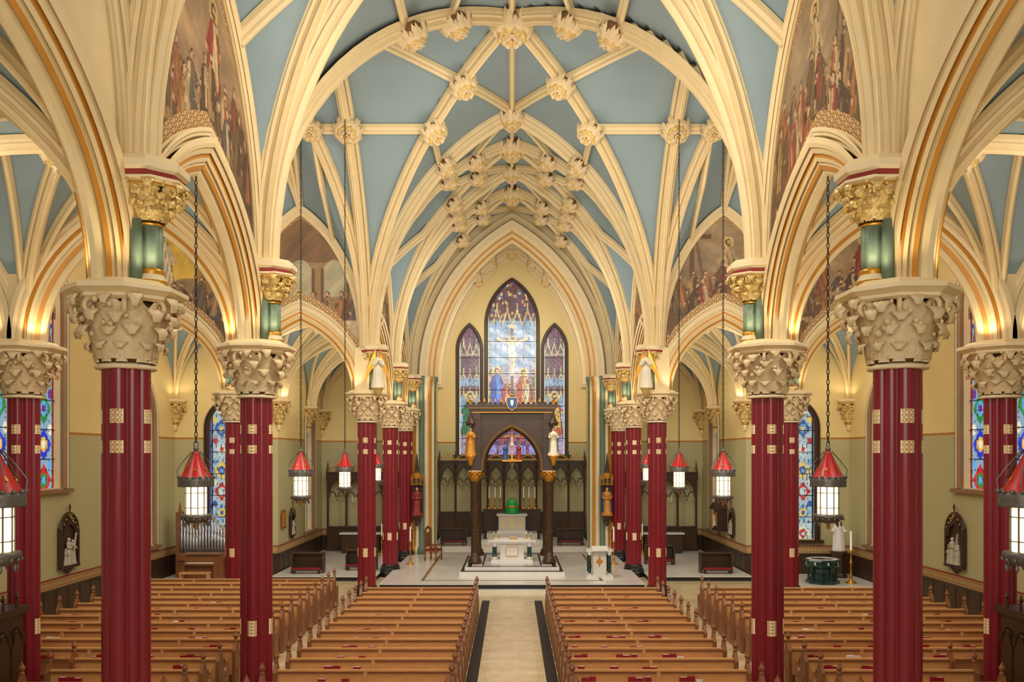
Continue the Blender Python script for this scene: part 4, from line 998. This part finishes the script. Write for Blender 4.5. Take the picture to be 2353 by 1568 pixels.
for y in(35.9,35.5):
    mb=MB(); mb.prism([(-.16,0),(.16,0),(.16,.6),(0,.8),(-.16,.6)],.05,OAKD,Matrix(((0,0,1,0),(1,0,0,0),(0,1,0,0),(0,0,0,1)))); mb.prism([(-.1,.08),(.1,.08),(.1,.55),(0,.68),(-.1,.55)],.07,GOLDP,Matrix(((0,0,1,0),(1,0,0,0),(0,1,0,0),(0,0,0,1)))); mb.obj('wall_plaque',loc=(-9.62,y,1.9))
for s in(-1,1):
    mb=MB(); mb.box((0,0,1.05),(1.1,1.7,2.1),DWOOD); mb.box((0,0,2.14),(1.25,1.85,.12),DWOOD)
    for k in range(4):
        yy=-.63+k*.42
        for x in(-.56,.56): mb.box((x,yy,1.0),(.03,.34,1.5),BRONZE); mb.lathe([(.04,2.2),(.02,2.35),(.05,2.4),(.005,2.5)],6,DWOOD,False,c=(x,yy,0))
    for k in range(3): mb.box((-.36+k*.36,-.86,1.0),(.3,.03,1.5),BRONZE)
    for k in range(4): sweep(mb,archpts(.18,None,1.55,.28,6),smallprof(.03,.05),BRONZE,(-s*.58,-.63+k*.42),(0,1))
    mb.obj('confessional',loc=(s*9.62,14.9,0))

# ------------------------------------------------------------------ lights
def area(name,loc,rot,sx,sy,power,col=(1,.91,.78)):
    l=bpy.data.lights.new(name,'AREA'); l.shape='RECTANGLE'; l.size=sx; l.size_y=sy; l.energy=power; l.color=col
    o=bpy.data.objects.new(name,l); scn.collection.objects.link(o); o.location=loc; o.rotation_euler=rot; return o
area('added_fill_rear',(0,-1.2,8.),(math.radians(84),0,0),9,5,700,(1,.93,.83))  # added fill light behind the camera, no lamp known there
area('added_fill_nave',(0,12.5,13.0),(math.radians(36),0,0),3,1.0,520)  # added fill for floor and pews, turned away to stay unseen
area('added_fill_crossing',(0,18.2,12.6),(math.radians(42),0,0),3,1.0,540)  # fill added at the crossing, its back to the camera
area('added_fill_sanctuary',(0,30.6,11.8),(math.radians(36),0,0),3,1.0,380,(1,.96,.9))  # unseen fill added to light the sanctuary
area('added_fill_chancel',(0,41.6,12.0),(math.radians(50),0,0),3,.8,200,(1,.95,.88))  # added chancel fill, faces away from the camera
for (x,y,sx,sy,pw) in((0,8.2,5,3,90),(0,13.8,5,3,100),(0,23,5,6,230),(0,32,5,3,85),(0,37.6,5,3,75),(0,43.6,4,4,60),(-7.3,23,2.5,6,95),(7.3,23,2.5,6,95),(-11.7,23,2.5,6,75),(11.7,23,2.5,6,75)):
    area('added_fill_vault',(x,y,8.9),(pi,0,0),sx,sy,pw,(1,.94,.86))  # upward fill added to brighten the vault, unseen from below
for s in(-1,1):
    for (x,y) in((7.3,8.2),(7.3,13.8),(7.3,32),(11.8,32),(7.3,37.5)): area('added_fill_vault',(s*x,y,6.6),(pi,0,0),2.2,2.5,24,(1,.92,.8))  # same added upward fill under the aisle vaults
    area('added_fill_transept',(s*7.6,17.6,11.0),(math.radians(52),0,0),3,1.0,270)  # both transept fills are added, facing away from the camera
    area('added_fill_transept',(s*11.8,17.6,11.0),(math.radians(52),0,0),3,1.0,210)
    area('added_fill_aisle',(s*7.3,11.6,9.0),(math.radians(50),0,0),2,.6,90)  # this aisle fill and those below are added, no fixtures there
    area('added_fill_aisle',(s*7.3,29.9,9.0),(math.radians(46),0,0),2,.6,80)
    area('added_fill_aisle',(s*11.8,29.9,9.0),(math.radians(46),0,0),2,.6,85)
    area('added_fill_aisle',(s*7.3,35.6,8.8),(math.radians(46),0,0),2,.6,60)
def spot(loc,power,col=(1,.84,.54),ang=150):
    l=bpy.data.lights.new('capital_uplight','SPOT'); l.energy=power; l.color=col; l.spot_size=math.radians(ang); l.spot_blend=.6; l.shadow_soft_size=.06
    o=bpy.data.objects.new('capital_uplight',l); scn.collection.objects.link(o); o.location=loc; o.rotation_euler=(pi,0,0)
for (x,y,r) in colpos:
    if y<6: continue
    for (dx,dy) in((.5,.45),(.5,-.45),(-.5,.45),(-.5,-.45)):
        spot((x+dx,y+dy,7.27),21)
for s in(-1,1):
    for (x,y) in((9.3,34.6),(XW-.35,29.5),(XW-.35,34.5),(9.3,39.9)): spot((s*x,y,7.34),12)
w=bpy.data.worlds.new('World'); scn.world=w; w.use_nodes=True
w.node_tree.nodes['Background'].inputs[0].default_value=(1,.95,.87,1); w.node_tree.nodes['Background'].inputs[1].default_value=.35
# ------------------------------------------------------------------ camera
cam=bpy.data.cameras.new('camera'); co=bpy.data.objects.new('camera',cam); scn.collection.objects.link(co); scn.camera=co
co.location=(0,0,5.0); co.rotation_euler=(pi/2,0,0); cam.sensor_width=36; cam.lens=1950/2353*36; cam.shift_y=(1045-784)/2353; cam.clip_end=200; cam.clip_start=.1
scn.view_settings.view_transform='Standard'
scn.view_settings.exposure=0.0
